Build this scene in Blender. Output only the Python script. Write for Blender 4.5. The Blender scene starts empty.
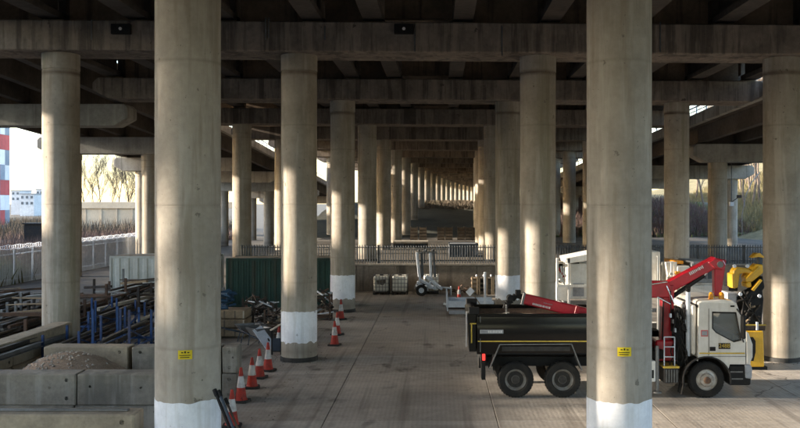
import bpy, bmesh, math, random
from mathutils import Vector, Matrix
R = math.radians
rnd = random.Random(11)
sc = bpy.context.scene
COL = sc.collection

# ------------------------------------------------------------------ camera
CAMH = 5.5
cam_d = bpy.data.cameras.new('camera'); cam = bpy.data.objects.new('camera', cam_d); COL.objects.link(cam)
cam.location = (0, 0, CAMH); cam.rotation_euler = (R(90), 0, 0)
cam_d.sensor_width = 36; cam_d.lens = 40.5
cam_d.shift_x = -37/800; cam_d.shift_y = -11/800
cam_d.clip_start = 0.1; cam_d.clip_end = 6000
sc.camera = cam
# ------------------------------------------------------------------ sky, sun, exposure
SUN_EL, SUN_A = 13.0, 1.6          # elevation; degrees in front of due left
w = bpy.data.worlds.new('World'); sc.world = w; w.use_nodes = True
nt = w.node_tree; bg = nt.nodes['Background']; sky = nt.nodes.new('ShaderNodeTexSky')
sky.sky_type = 'NISHITA'; sky.sun_disc = False
sdir = Vector((-math.cos(R(SUN_A))*math.cos(R(SUN_EL)), -math.sin(R(SUN_A))*math.cos(R(SUN_EL)), math.sin(R(SUN_EL))))
sky.sun_elevation = R(SUN_EL); sky.sun_rotation = math.atan2(sdir.x, sdir.y)
sky.air_density = 1.0; sky.dust_density = 1.0; sky.ozone_density = 1.5
nt.links.new(sky.outputs[0], bg.inputs[0]); bg.inputs[1].default_value = 0.15
sun_d = bpy.data.lights.new('sun', 'SUN'); sun = bpy.data.objects.new('sun', sun_d); COL.objects.link(sun)
sun_d.energy = 2.5; sun_d.angle = R(0.9); sun_d.color = (1.0, 0.92, 0.79)
sun.location = (-40, 0, 30); sun.rotation_euler = sdir.to_track_quat('Z', 'Y').to_euler()
vs = sc.view_settings; vs.view_transform = 'Standard'; vs.look = 'None'; vs.exposure = 2.75; vs.gamma = 1
vs.use_curve_mapping = False
vs.use_white_balance = True; vs.white_balance_temperature = 6900; vs.white_balance_tint = 13
sc.render.engine = 'CYCLES'
sc.cycles.use_denoising = True
sc.cycles.max_bounces = 8; sc.cycles.diffuse_bounces = 6; sc.cycles.glossy_bounces = 3
sc.cycles.sample_clamp_indirect = 8

# ------------------------------------------------------------------ helpers
def X(px, Y): return (px-437)*Y/900.0
def Zh(py, Y): return CAMH-(py-203)*Y/900.0
def PT(px, py, Y): return Vector((X(px, Y), Y, Zh(py, Y)))

MATS = {}
def mat(name, c1, c2=None, scale=2.0, rough=.85, metal=0.0, bump=0.0, bscale=25.0, streak=None, samt=.6, sscale=2.5,
        fine=.25, spec=.3, top=None, band=None, lo=.38, hi=.66, coat=0, emit=None, pits=0, sr=(.52,.68)):
    m = bpy.data.materials.new(name); m.use_nodes = True; n = m.node_tree.nodes; l = m.node_tree.links
    p = n['Principled BSDF']; p.inputs['Roughness'].default_value = rough; p.inputs['Metallic'].default_value = metal
    p.inputs['Specular IOR Level'].default_value = spec
    if coat: p.inputs['Coat Weight'].default_value = coat
    tc = n.new('ShaderNodeTexCoord'); oi = n.new('ShaderNodeObjectInfo')
    mu = n.new('ShaderNodeMath'); mu.operation = 'MULTIPLY'; mu.inputs[1].default_value = 91.7
    l.new(oi.outputs['Random'], mu.inputs[0])
    ad = n.new('ShaderNodeVectorMath'); ad.operation = 'ADD'
    l.new(tc.outputs['Object'], ad.inputs[0]); l.new(mu.outputs[0], ad.inputs[1])
    vec = ad.outputs[0]
    def noise(sc_, det=6, stretch=None):
        t = n.new('ShaderNodeTexNoise'); t.inputs['Scale'].default_value = sc_; t.inputs['Detail'].default_value = det
        t.inputs['Roughness'].default_value = .62
        if stretch:
            mp = n.new('ShaderNodeMapping'); mp.inputs['Scale'].default_value = stretch
            l.new(vec, mp.inputs[0]); l.new(mp.outputs[0], t.inputs['Vector'])
        else: l.new(vec, t.inputs['Vector'])
        return t.outputs['Fac']
    def ramp(s, a, b):
        r = n.new('ShaderNodeMapRange'); r.inputs[1].default_value = a; r.inputs[2].default_value = b
        r.interpolation_type = 'SMOOTHSTEP'; l.new(s, r.inputs[0]); return r.outputs[0]
    def mix(f, a, b, mode='MIX'):
        x = n.new('ShaderNodeMix'); x.data_type = 'RGBA'; x.blend_type = mode
        if isinstance(f, float): x.inputs[0].default_value = f
        else: l.new(f, x.inputs[0])
        for k, s in ((6, a), (7, b)):
            if isinstance(s, tuple): x.inputs[k].default_value = s+(1,)
            else: l.new(s, x.inputs[k])
        return x.outputs[2]
    if c2 is None: c2 = tuple(c*.78 for c in c1)
    col = mix(ramp(noise(scale), lo, hi), c1, c2)
    if fine:
        fr = n.new('ShaderNodeMapRange'); fr.inputs[1].default_value = .25; fr.inputs[2].default_value = .75
        fr.inputs[3].default_value = 1-fine; fr.inputs[4].default_value = 1+fine*.6
        l.new(noise(scale*9, 8), fr.inputs[0])
        ov = n.new('ShaderNodeMapRange'); ov.inputs[3].default_value = .9; ov.inputs[4].default_value = 1.09; l.new(oi.outputs['Random'], ov.inputs[0])
        om = n.new('ShaderNodeMath'); om.operation = 'MULTIPLY'; l.new(ov.outputs[0], om.inputs[0]); l.new(fr.outputs[0], om.inputs[1]); fr = om
        hv = n.new('ShaderNodeVectorMath'); hv.operation = 'SCALE'; l.new(col, hv.inputs[0]); l.new(fr.outputs[0], hv.inputs['Scale'])
        col = hv.outputs[0]
    if streak:
        sts = streak if isinstance(streak, list) else [(streak, samt, sscale)]
        for i, (scol, sa, ss) in enumerate(sts):
            f = ramp(noise(ss, 4, (1, 1, .045 if i == 0 else .09)), *sr)
            mm = n.new('ShaderNodeMath'); mm.operation = 'MULTIPLY'; mm.inputs[1].default_value = sa; l.new(f, mm.inputs[0])
            col = mix(mm.outputs[0], col, scol)
    if pits:
        pf = ramp(noise(pits, 3), .70, .76); col = mix(pf, col, tuple(c*.38 for c in c2))
        pf = ramp(noise(pits*.33, 5), .66, .70); col = mix(pf, col, tuple(c*.6 for c in c2))
    if band:   # list of (z, halfwidth, colour, amount): real stained casting joints at fixed heights on the object
        sep = n.new('ShaderNodeSeparateXYZ'); l.new(tc.outputs['Object'], sep.inputs[0])
        wob = noise(1.3, 3)
        for z, hw, bc, am in band:
            s1 = n.new('ShaderNodeMath'); s1.operation = 'SUBTRACT'; l.new(sep.outputs[2], s1.inputs[0]); s1.inputs[1].default_value = z
            s2 = n.new('ShaderNodeMath'); s2.operation = 'ABSOLUTE'; l.new(s1.outputs[0], s2.inputs[0])
            s3 = n.new('ShaderNodeMapRange'); s3.inputs[1].default_value = hw; s3.inputs[2].default_value = 0; s3.inputs[4].default_value = am*1.5
            l.new(s2.outputs[0], s3.inputs[0])
            s4 = n.new('ShaderNodeMath'); s4.operation = 'MULTIPLY'; l.new(s3.outputs[0], s4.inputs[0]); l.new(wob, s4.inputs[1])
            col = mix(s4.outputs[0], col, bc)
    l.new(col, p.inputs['Base Color'])
    if bump:
        b = n.new('ShaderNodeBump'); b.inputs['Strength'].default_value = bump; b.inputs['Distance'].default_value = .02
        l.new(noise(bscale, 6), b.inputs['Height']); l.new(b.outputs[0], p.inputs['Normal'])
    if emit:
        p.inputs['Emission Color'].default_value = emit[0]+(1,); p.inputs['Emission Strength'].default_value = emit[1]
    MATS[name] = m
    return m

class MB:
    def __init__(s): s.v = []; s.f = []; s.sm = []
    def add(s, vs_, fs, smooth=False):
        o = len(s.v); s.v += [tuple(q) for q in vs_]
        for q in fs: s.f.append([i+o for i in q]); s.sm.append(smooth)
        return s
    def box(s, x0, x1, y0, y1, z0, z1):
        return s.add([(x0,y0,z0),(x1,y0,z0),(x1,y1,z0),(x0,y1,z0),(x0,y0,z1),(x1,y0,z1),(x1,y1,z1),(x0,y1,z1)],
                     [(0,3,2,1),(4,5,6,7),(0,1,5,4),(1,2,6,5),(2,3,7,6),(3,0,4,7)])
    def bar(s, p, q, w_, h=None, up=(0,0,1)):
        p = Vector(p); q = Vector(q); h = h or w_; d = (q-p).normalized(); u = Vector(up)
        if abs(d.dot(u)) > .98: u = Vector((0,1,0))
        a = d.cross(u).normalized()*w_/2; b = a.cross(d).normalized()*h/2
        vv = [p-a-b, p+a-b, p+a+b, p-a+b, q-a-b, q+a-b, q+a+b, q-a+b]
        return s.add(vv, [(0,1,2,3),(4,7,6,5),(0,4,5,1),(1,5,6,2),(2,6,7,3),(3,7,4,0)])
    def tube(s, p, q, r0, r1=None, n=8, caps=True):
        p = Vector(p); q = Vector(q); r1 = r0 if r1 is None else r1; d = (q-p).normalized()
        u = Vector((0,0,1)) if abs(d.z) < .9 else Vector((1,0,0))
        a = d.cross(u).normalized(); b = d.cross(a)
        A = [p+(a*math.cos(t)+b*math.sin(t))*r0 for t in [2*math.pi*i/n for i in range(n)]]
        B = [q+(a*math.cos(t)+b*math.sin(t))*r1 for t in [2*math.pi*i/n for i in range(n)]]
        s.add(A+B, [(i, n+i, n+(i+1)%n, (i+1)%n) for i in range(n)], True)
        if caps: s.add(A, [tuple(range(n))]); s.add(B, [tuple(range(n-1,-1,-1))])
        return s
    def lathe(s, prof, n=24, c=(0,0,0), axis='z', sharp=True):
        def pt(r, h, t):
            a, b = r*math.cos(t), r*math.sin(t)
            if axis == 'z': return (c[0]+a, c[1]+b, c[2]+h)
            if axis == 'y': return (c[0]+a, c[1]+h, c[2]-b)
            return (c[0]+h, c[1]+a, c[2]+b)
        ts = [2*math.pi*i/n for i in range(n)]
        for (r0, h0), (r1, h1) in zip(prof[:-1], prof[1:]):
            if r0 < 1e-6: s.add([pt(0,h0,0)]+[pt(r1,h1,t) for t in ts], [(0,(i+1)%n+1,i+1)[::-1] for i in range(n)], False)
            elif r1 < 1e-6: s.add([pt(r0,h0,t) for t in ts]+[pt(0,h1,0)], [(i,(i+1)%n,n) for i in range(n)], False)
            else: s.add([pt(r0,h0,t) for t in ts]+[pt(r1,h1,t) for t in ts], [(i,(i+1)%n,n+(i+1)%n,n+i) for i in range(n)], True)
        return s
    def prism(s, poly, axis, a, b):
        def pt(u, v, h): return {'y': (u,h,v), 'x': (h,u,v), 'z': (u,v,h)}[axis]
        n = len(poly); A = [pt(u,v,a) for u, v in poly]; B = [pt(u,v,b) for u, v in poly]
        s.add(A+B, [tuple(range(n)), tuple(range(2*n-1,n-1,-1))]+[(i,n+i,n+(i+1)%n,(i+1)%n) for i in range(n)])
        return s
    def build(s, name, m, parent=None, bevel=0, recalc=True, label=None, origin=None):
        xs, ys, zs = zip(*s.v)
        o = Vector(origin) if origin else Vector(((min(xs)+max(xs))/2, (min(ys)+max(ys))/2, min(zs)))
        me = bpy.data.meshes.new(name)
        me.from_pydata([(a-o.x, b-o.y, c-o.z) for a, b, c in s.v], [], s.f)
        me.polygons.foreach_set('use_smooth', s.sm)
        if recalc or bevel:
            bm = bmesh.new(); bm.from_mesh(me); bmesh.ops.recalc_face_normals(bm, faces=bm.faces)
            if bevel:
                bmesh.ops.remove_doubles(bm, verts=bm.verts, dist=1e-5)
                es = [e for e in bm.edges if len(e.link_faces) == 2 and e.calc_face_angle(0) > .45]
                bmesh.ops.bevel(bm, geom=es, offset=bevel, segments=1, profile=.5, affect='EDGES', clamp_overlap=True)
            bm.to_mesh(me); bm.free()
        me.materials.append(MATS[m] if isinstance(m, str) else m)
        ob = bpy.data.objects.new(name, me); COL.objects.link(ob)
        place(ob, o, parent)
        if label: ob['label'] = label
        return ob
WPOS = {}
def place(ob, o, parent=None):
    WPOS[ob.name] = Vector(o)
    if parent is not None:
        ob.parent = parent; ob.location = Vector(o)-WPOS[parent.name]
    else: ob.location = o
def tag(o, label, cat, group=None):
    o['label'] = label; o['category'] = cat
    if group: o['group'] = group
    return o
def thing(name, label, cat, loc, group=None):
    o = bpy.data.objects.new(name, None); COL.objects.link(o); o.empty_display_size = .2
    place(o, Vector(loc)); return tag(o, label, cat, group)
def struct(o, kind='structure'): o['kind'] = kind; return o
def kids(o): return [c for c in bpy.data.objects if c.parent == o]
def copy_tree(o, loc=None, rz=None, label=None, parent=None):
    c = o.copy(); COL.objects.link(c); c.parent = parent
    if loc is not None: c.location = loc; WPOS[c.name] = Vector(loc)
    if rz is not None: c.rotation_euler = (o.rotation_euler[0], o.rotation_euler[1], rz)
    if label: c['label'] = label
    for k in kids(o): copy_tree(k, parent=c)
    return c

# ------------------------------------------------------------------ materials
mat('column_concrete', (.395,.35,.29), (.305,.268,.22), .8, .9, bump=.3, bscale=34, fine=.13, pits=11,
    streak=[((.21,.19,.125), .6, 2.2), ((.25,.205,.155), .6, 4.5), ((.47,.43,.37), .5, 3.3)],
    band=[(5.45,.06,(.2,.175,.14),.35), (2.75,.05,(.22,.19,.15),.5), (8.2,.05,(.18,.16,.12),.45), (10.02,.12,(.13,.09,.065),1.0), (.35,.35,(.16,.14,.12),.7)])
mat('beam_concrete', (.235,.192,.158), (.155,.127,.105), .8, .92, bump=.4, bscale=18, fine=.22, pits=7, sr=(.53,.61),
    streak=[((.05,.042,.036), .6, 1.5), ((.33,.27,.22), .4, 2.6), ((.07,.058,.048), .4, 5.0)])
mat('ramp_concrete', (.42,.40,.36), (.31,.29,.26), .7, .92, bump=.3, bscale=18, fine=.18,
    streak=[((.16,.15,.13), .75, 1.5), ((.5,.47,.42), .4, 2.2)])
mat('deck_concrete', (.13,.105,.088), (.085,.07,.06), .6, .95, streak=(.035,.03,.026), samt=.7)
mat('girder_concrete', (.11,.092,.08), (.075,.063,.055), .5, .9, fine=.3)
mat('panel_concrete', (.32,.235,.17), (.22,.165,.12), .9, .93, streak=(.05,.04,.033), samt=.6)
mat('plinth_concrete', (.36,.30,.22), (.26,.21,.15), 1.5, .93)
mat('white_paint', (.80,.81,.84), (.69,.70,.73), 1.5, .6, fine=.09, pits=9, streak=[((.55,.54,.52), .4, 4.0), ((.6,.59,.57), .4, 8.0)])
mat('bitumen', (.05,.048,.045), (.03,.03,.03), 4, .8, bump=.4)
mat('tarmac', (.13,.115,.10), (.085,.078,.07), .25, .92, bump=.5, bscale=12, fine=.3)
mat('yard_dirt', (.12,.105,.085), (.075,.066,.055), .3, .95, bump=.7, bscale=6, fine=.4)
mat('dry_grass', (.23,.19,.10), (.14,.125,.06), .35, .95, bump=1, bscale=5, fine=.45)
mat('green_grass', (.10,.145,.05), (.15,.16,.07), .3, .95, bump=1, bscale=5, fine=.35)
mat('block_concrete', (.29,.26,.215), (.20,.178,.148), 1.1, .93, bump=.5, bscale=22, fine=.22, streak=[((.14,.13,.11), .7, 1.6), ((.44,.41,.36), .4, 3)])
mat('block_tan', (.39,.32,.23), (.28,.23,.168), 1.1, .93, bump=.5, bscale=22, fine=.22, streak=[((.2,.17,.13), .6, 1.6)])
mat('wall_brown', (.27,.22,.172), (.19,.155,.12), 1.0, .93, bump=.5, bscale=16, fine=.25, streak=[((.055,.048,.04), .8, 1.3), ((.24,.2,.16), .4, 2)])
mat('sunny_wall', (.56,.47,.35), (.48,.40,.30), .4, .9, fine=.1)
mat('sand', (.32,.23,.16), (.24,.172,.12), 3, .97, bump=1, bscale=14, fine=.4)
mat('pebble', (.50,.44,.37), (.38,.33,.28), 3, .9)
mat('galvanised', (.58,.62,.67), (.48,.52,.57), 3, .6, .1, fine=.15)
mat('fence_zinc', (.64,.70,.78), (.54,.60,.68), 3, .6, 0, fine=.12)
mat('dark_rail', (.11,.12,.13), (.07,.075,.08), 3, .6, .3)
mat('blue_steel', (.022,.07,.20), (.018,.045,.115), 5, .5, .1, fine=.3, bump=.2, streak=[((.09,.06,.045), .5, 5.)])
mat('dark_steel', (.04,.037,.036), (.07,.05,.038), 2, .65, .4, fine=.35, bump=.3)
mat('rusty_steel', (.13,.075,.05), (.07,.052,.042), 3, .8, .2, fine=.4, bump=.4)
mat('grey_steel', (.21,.21,.21), (.15,.15,.145), 3, .5, .5, fine=.2)
mat('timber', (.30,.22,.14), (.21,.155,.10), 2, .85, fine=.3, bump=.3)
mat('old_timber', (.15,.12,.09), (.09,.075,.06), 2, .9, fine=.35, bump=.4)
mat('bright_timber', (.52,.46,.37), (.40,.35,.28), 2, .85, fine=.2)
mat('green_paint', (.022,.062,.047), (.018,.045,.035), 1.2, .55, .05, fine=.25, bump=.15, streak=[((.05,.045,.03), .6, 2.5)])
mat('container_white', (.56,.57,.54), (.47,.48,.45), 1.2, .6, fine=.1, streak=[((.40,.38,.33), .6, 2.5)])
mat('container_roof', (.36,.30,.23), (.26,.2,.15), 1.0, .85, fine=.2)
mat('dark_blue_paint', (.055,.075,.10), (.04,.05,.068), 1.2, .6, fine=.2)
mat('truck_black', (.0025,.0025,.003), (.005,.0045,.0045), 3, .22, fine=.3, spec=.4)
mat('chassis_black', (.007,.007,.0075), (.014,.0125,.011), 4, .7, fine=.3)
mat('truck_inside', (.20,.12,.075), (.12,.075,.05), 2.5, .8, fine=.4, bump=.4)
mat('rubber', (.012,.0115,.011), (.026,.023,.019), 4, .85, fine=.25, bump=.2)
mat('wheel_dark', (.03,.028,.027), (.05,.045,.04), 6, .6, .2)
mat('wheel_silver', (.42,.40,.37), (.26,.22,.18), 6, .5, .4, fine=.3)
mat('hub_rust', (.17,.095,.06), (.09,.06,.045), 10, .8)
mat('cab_white', (.72,.69,.63), (.62,.585,.52), 1.4, .32, fine=.06, spec=.5, coat=.3, streak=[((.42,.37,.30), .35, 3.0)])
mat('machine_white', (.78,.77,.73), (.66,.64,.59), 1.6, .45, fine=.1, streak=[((.40,.33,.25), .5, 4.0)])
mat('crane_red', (.48,.012,.026), (.36,.012,.022), 2, .35, fine=.12, spec=.5, coat=.3)
mat('stripe_yellow', (.62,.43,.07), (.5,.34,.05), 3, .5)
mat('machine_yellow', (.72,.40,.02), (.60,.33,.02), 2, .4, fine=.12, spec=.5, coat=.2)
mat('chrome', (.75,.75,.76), (.6,.6,.6), 5, .2, .9, fine=.05)
mat('lamp_red', (.55,.02,.02), None, 5, .3, emit=((1,.05,.04), .25))
mat('amber', (.85,.33,.02), (.7,.26,.02), 5, .25, spec=.6)
mat('cone_red', (.42,.035,.02), (.25,.03,.02), 5, .6, fine=.3, pits=14)
mat('cone_white', (.56,.54,.52), (.34,.32,.30), 6, .5, fine=.12)
mat('cone_base', (.03,.028,.027), (.05,.045,.04), 5, .85)
mat('sign_yellow', (.75,.56,.02), (.66,.48,.02), 5, .5, fine=.08)
mat('print_black', (.015,.014,.012), None, 5, .6)
mat('print_grey', (.28,.28,.29), None, 5, .6)
mat('print_white', (.75,.73,.72), None, 5, .6)
mat('plate_grey', (.33,.34,.36), (.25,.26,.27), 6, .5)
mat('ibc_white', (.82,.80,.72), (.72,.69,.6), 2.5, .5, fine=.1, spec=.4)
mat('label_dark', (.10,.085,.07), (.16,.13,.1), 6, .8)
mat('cushion_dark', (.03,.03,.032), None, 5, .9)
mat('panel_red', (.52,.10,.10), (.42,.085,.085), .5, .7, fine=.1)
mat('panel_white', (.74,.75,.78), (.66,.67,.7), .5, .7, fine=.1)
mat('panel_grey', (.26,.30,.36), (.2,.24,.3), .5, .7, fine=.1)
mat('far_building', (.52,.55,.60), (.45,.48,.53), .2, .8)
mat('far_roof', (.28,.30,.33), (.22,.24,.27), .2, .8)
mat('far_glass', (.10,.12,.15), None, .2, .3)
mat('bark_pale', (.05,.045,.042), (.035,.03,.028), 3, .9, fine=.3)
mat('bark_dark', (.20,.155,.12), (.13,.10,.08), 3, .9, fine=.3)
mat('scrub_brown', (.15,.10,.088), (.10,.07,.06), .8, .95, fine=.4)
mat('scrub_green', (.10,.13,.065), (.16,.14,.085), .8, .95, fine=.4)
mat('far_brush', (.13,.10,.075), (.09,.075,.05), .5, .95, fine=.3)
mat('dark_turf', (.06,.062,.045), (.045,.045,.035), .4, .95, bump=.8, bscale=5, fine=.3)
mat('bundle_blue', (.025,.075,.14), (.018,.045,.085), 6, .6, fine=.4)
mat('orange_plastic', (.55,.13,.03), (.42,.1,.03), 4, .5)
def glass_mat():
    m = bpy.data.materials.new('cab_glass'); m.use_nodes = True; p = m.node_tree.nodes['Principled BSDF']
    p.inputs['Base Color'].default_value = (.82,.88,.86,1); p.inputs['Roughness'].default_value = .04
    p.inputs['Transmission Weight'].default_value = .85; p.inputs['IOR'].default_value = 1.45
    MATS['cab_glass'] = m
glass_mat()
def slab_mat():   # tined concrete: fine ribs along Y, worn and oil-stained
    m = mat('slab_concrete', (.44,.39,.333), (.34,.30,.257), .35, .82, fine=.25, spec=.35, lo=.35, hi=.7)
    n = m.node_tree.nodes; l = m.node_tree.links; p = n['Principled BSDF']
    g = n.new('ShaderNodeNewGeometry')
    wv = n.new('ShaderNodeTexWave'); wv.bands_direction = 'X'; wv.inputs['Scale'].default_value = 2.6
    wv.inputs['Distortion'].default_value = 2.4; wv.inputs['Detail'].default_value = 2; wv.inputs['Detail Scale'].default_value = 3
    l.new(g.outputs['Position'], wv.inputs['Vector'])
    src = p.inputs['Base Color'].links[0].from_socket
    def noise(s, d, st=None):
        t = n.new('ShaderNodeTexNoise'); t.inputs['Scale'].default_value = s; t.inputs['Detail'].default_value = d
        mp = n.new('ShaderNodeMapping'); mp.inputs['Scale'].default_value = st or (1,1,1)
        l.new(g.outputs['Position'], mp.inputs[0]); l.new(mp.outputs[0], t.inputs['Vector']); return t.outputs['Fac']
    def rmp(s, a, b, c, d):
        r = n.new('ShaderNodeMapRange'); r.interpolation_type = 'SMOOTHSTEP'
        for i, q in enumerate((a,b,c,d)): r.inputs[i+1].default_value = q
        l.new(s, r.inputs[0]); return r.outputs[0]
    def mixc(f, a, col):
        x = n.new('ShaderNodeMix'); x.data_type = 'RGBA'; l.new(f, x.inputs[0]); l.new(a, x.inputs[6]); x.inputs[7].default_value = col+(1,); return x.outputs[2]
    c = mixc(rmp(noise(.16, 5, (1,.45,1)), .48, .64, 0, .6), src, (.22,.19,.158))      # large dirt areas
    c = mixc(rmp(noise(.9, 6, (1.0,.5,1)), .60, .70, 0, .8), c, (.07,.056,.045))        # oil and mud stains
    c = mixc(rmp(noise(.35, 4, (.5,2.2,1)), .53, .66, 0, .6), c, (.50,.45,.39))
    vo = n.new('ShaderNodeTexVoronoi'); vo.feature = 'DISTANCE_TO_EDGE'; vo.inputs['Scale'].default_value = .19
    nz = n.new('ShaderNodeTexNoise'); nz.inputs['Scale'].default_value = 1.1; nz.inputs['Detail'].default_value = 7
    l.new(g.outputs['Position'], nz.inputs['Vector'])
    wa = n.new('ShaderNodeMix'); wa.data_type = 'RGBA'; wa.blend_type = 'LINEAR_LIGHT'; wa.inputs[0].default_value = .45
    l.new(g.outputs['Position'], wa.inputs[6]); l.new(nz.outputs['Color'], wa.inputs[7]); l.new(wa.outputs[2], vo.inputs['Vector'])
    cr = rmp(vo.outputs['Distance'], .0, .006, .75, 0)
    mk = n.new('ShaderNodeMath'); mk.operation = 'MULTIPLY'; l.new(cr, mk.inputs[0]); l.new(rmp(noise(.12, 2), .5, .58, 0, 1), mk.inputs[1])
    c = mixc(mk.outputs[0], c, (.05,.042,.035))
    c = mixc(rmp(noise(1.0, 5, (2.6,.07,1)), .55, .68, 0, .45), c, (.11,.09,.072))         # tyre tracks          # scuffed pale areas
    wr = rmp(wv.outputs['Fac'], 0, 1, .93, 1.02)
    hv = n.new('ShaderNodeVectorMath'); hv.operation = 'SCALE'; l.new(c, hv.inputs[0]); l.new(wr, hv.inputs['Scale'])
    l.new(hv.outputs[0], p.inputs['Base Color'])
    l.new(rmp(noise(.22, 4), .45, .62, .45, .85), p.inputs['Roughness'])
    b = n.new('ShaderNodeBump'); b.inputs['Strength'].default_value = .16; b.inputs['Distance'].default_value = .008
    l.new(wv.outputs['Fac'], b.inputs['Height'])
    b2 = n.new('ShaderNodeBump'); b2.inputs['Strength'].default_value = .4; b2.inputs['Distance'].default_value = .02
    l.new(noise(9, 6), b2.inputs['Height']); l.new(b.outputs[0], b2.inputs['Normal']); l.new(b2.outputs[0], p.inputs['Normal'])
slab_mat()

# ------------------------------------------------------------------ terrain
g = struct(MB().add([(-3000,-600,-.06),(3000,-600,-.06),(3000,5000,-.06),(-3000,5000,-.06)], [(0,1,2,3)]).build('ground', 'yard_dirt'))
proto = None
for i in range(-3, 5):
    for j in range(-1, 7):
        x0 = -2.84+i*4.36; y0 = 16.25+j*6.45; d = rnd.uniform(-.004, .004)
        if proto is None:
            proto = MB().box(x0+.012, x0+4.348, y0+.012, y0+6.438, -.05, 0).build('slab', 'slab_concrete', g, bevel=.008); ob = proto
        else:
            ob = proto.copy(); COL.objects.link(ob)
        ob.parent = g; ob.location = Vector((x0+2.18, y0+3.225, -.05+d))-g.location
TZ = 1.65; TY = 56.0
# raised terrace behind the retaining wall, then the bank climbing under the far spans
def terrain(name, m, xs, ys, fz, amp=.0, seed=1):
    r = random.Random(seed); nx, ny = len(xs), len(ys)
    v = [(x, y, fz(x, y)+r.uniform(-amp, amp)) for y in ys for x in xs]
    f = [(j*nx+i, j*nx+i+1, (j+1)*nx+i+1, (j+1)*nx+i) for j in range(ny-1) for i in range(nx-1)]
    return struct(MB().add(v, f, True).build(name, m, recalc=False))
def lin(a, b, n): return [a+(b-a)*i/(n-1) for i in range(n)]
terrain('terrace', 'yard_dirt', lin(-12.5, 80, 24), lin(TY+.35, 101, 12), lambda x, y: TZ, 0)
def bank_z(x, y): return TZ-.02+min(1, max(0, (y-100)/38.0))*3.9 + (max(0, y-200)*.004)
terrain('embankment', 'dark_turf', lin(-16, 80, 60), lin(100, 400, 110), lambda x, y: bank_z(x, y), .12, 3)

# ------------------------------------------------------------------ main viaduct
S, Y0 = 14.1, 17.5
SOFF, BH, BW = 10.6, 1.05, 1.0          # soffit height, crossbeam depth, half width
NROW = 23
def off(y): return .00025*max(0, y-32)**2
def head(y): return -math.atan(2*.00025*max(0, y-32))
def row_ground(y): return 0 if y < TY else (TZ if y < 100 else bank_z(0, y))
CX = [-13.2, -4.84, 3.54, 12.1]
FALL = .0063
via = thing('motorway_viaduct', 'long concrete motorway viaduct on rows of round columns over the yard', 'viaduct', (0, 0, 0))
def put(ob, x, y, z, rz=0):
    ob.parent = via; ob.location = (x, y, z); ob.rotation_euler = (0, 0, rz); return ob
def share(me, name): ob = bpy.data.objects.new(name, me); COL.objects.link(ob); return ob
colcache = {}
def column_mesh(h):
    k = round(h, 2)
    if k not in colcache:
        r = .622; t = h
        prof = [(0,0),(r,0),(r,5.43),(r-.005,5.44),(r-.005,5.46),(r,5.47),(r,t-.60),(r-.02,t-.59),(r-.02,t-.56),(r+.012,t-.55),(r+.012,t),(0,t)]
        prof = [p for p in prof if p[1] <= t+1e-6]
        mb = MB().lathe(prof, 48); ob = mb.build('column', 'column_concrete', origin=(0,0,0)); me = ob.data
        bpy.data.objects.remove(ob); colcache[k] = me
    return colcache[k]
def paint_mesh(seed, z0, z1):
    r = random.Random(seed); n = 72; v = []; rr = .627
    def wob(amp):
        a = [r.uniform(-amp, amp) for _ in range(n)]
        return [(a[i-1]+a[i]*2+a[(i+1) % n])/4*1.6 for i in range(n)]
    lo_, hi_ = wob(.05), wob(.018)
    for i in range(n):
        t = 2*math.pi*i/n; v.append((rr*math.cos(t), rr*math.sin(t), z0+lo_[i]))
    for i in range(n):
        t = 2*math.pi*i/n; v.append((rr*math.cos(t), rr*math.sin(t), z1+hi_[i]))
    v2 = [(x*.622/rr, y*.622/rr, z) for x, y, z in v]
    mb = MB().add(v, [(i,(i+1)%n,n+(i+1)%n,n+i) for i in range(n)], True)
    for a, b in ((v[:n], v2[:n]), (v[n:], v2[n:])):
        mb.add(a+b, [(i,(i+1)%n,n+(i+1)%n,n+i) for i in range(n)])
    return mb
collar = MB().lathe([(.6225,0),(.66,0),(.655,.13),(.6225,.15)], 40).build('base_collar', 'bitumen', origin=(0,0,0))
collar_me = collar.data; bpy.data.objects.remove(collar)
pitch = [-16.3,-13.3,-10.3,-7.3,-4.3,-2.2, .9, 3.9, 6.9, 9.9, 12.9, 15.6]
GH = 1.25
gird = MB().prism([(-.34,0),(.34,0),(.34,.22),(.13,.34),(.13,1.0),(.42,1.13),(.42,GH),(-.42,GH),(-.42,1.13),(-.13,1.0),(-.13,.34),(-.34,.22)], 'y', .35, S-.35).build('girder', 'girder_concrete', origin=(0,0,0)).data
plinth = MB().box(-.36,.36,-.45,.45,0,.14).build('bearing_plinth', 'plinth_concrete', origin=(0,0,0), bevel=.02).data
for me in (gird, plinth):
    for o in [o for o in bpy.data.objects if o.data == me]: bpy.data.objects.remove(o)
panel_cache = {}
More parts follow.
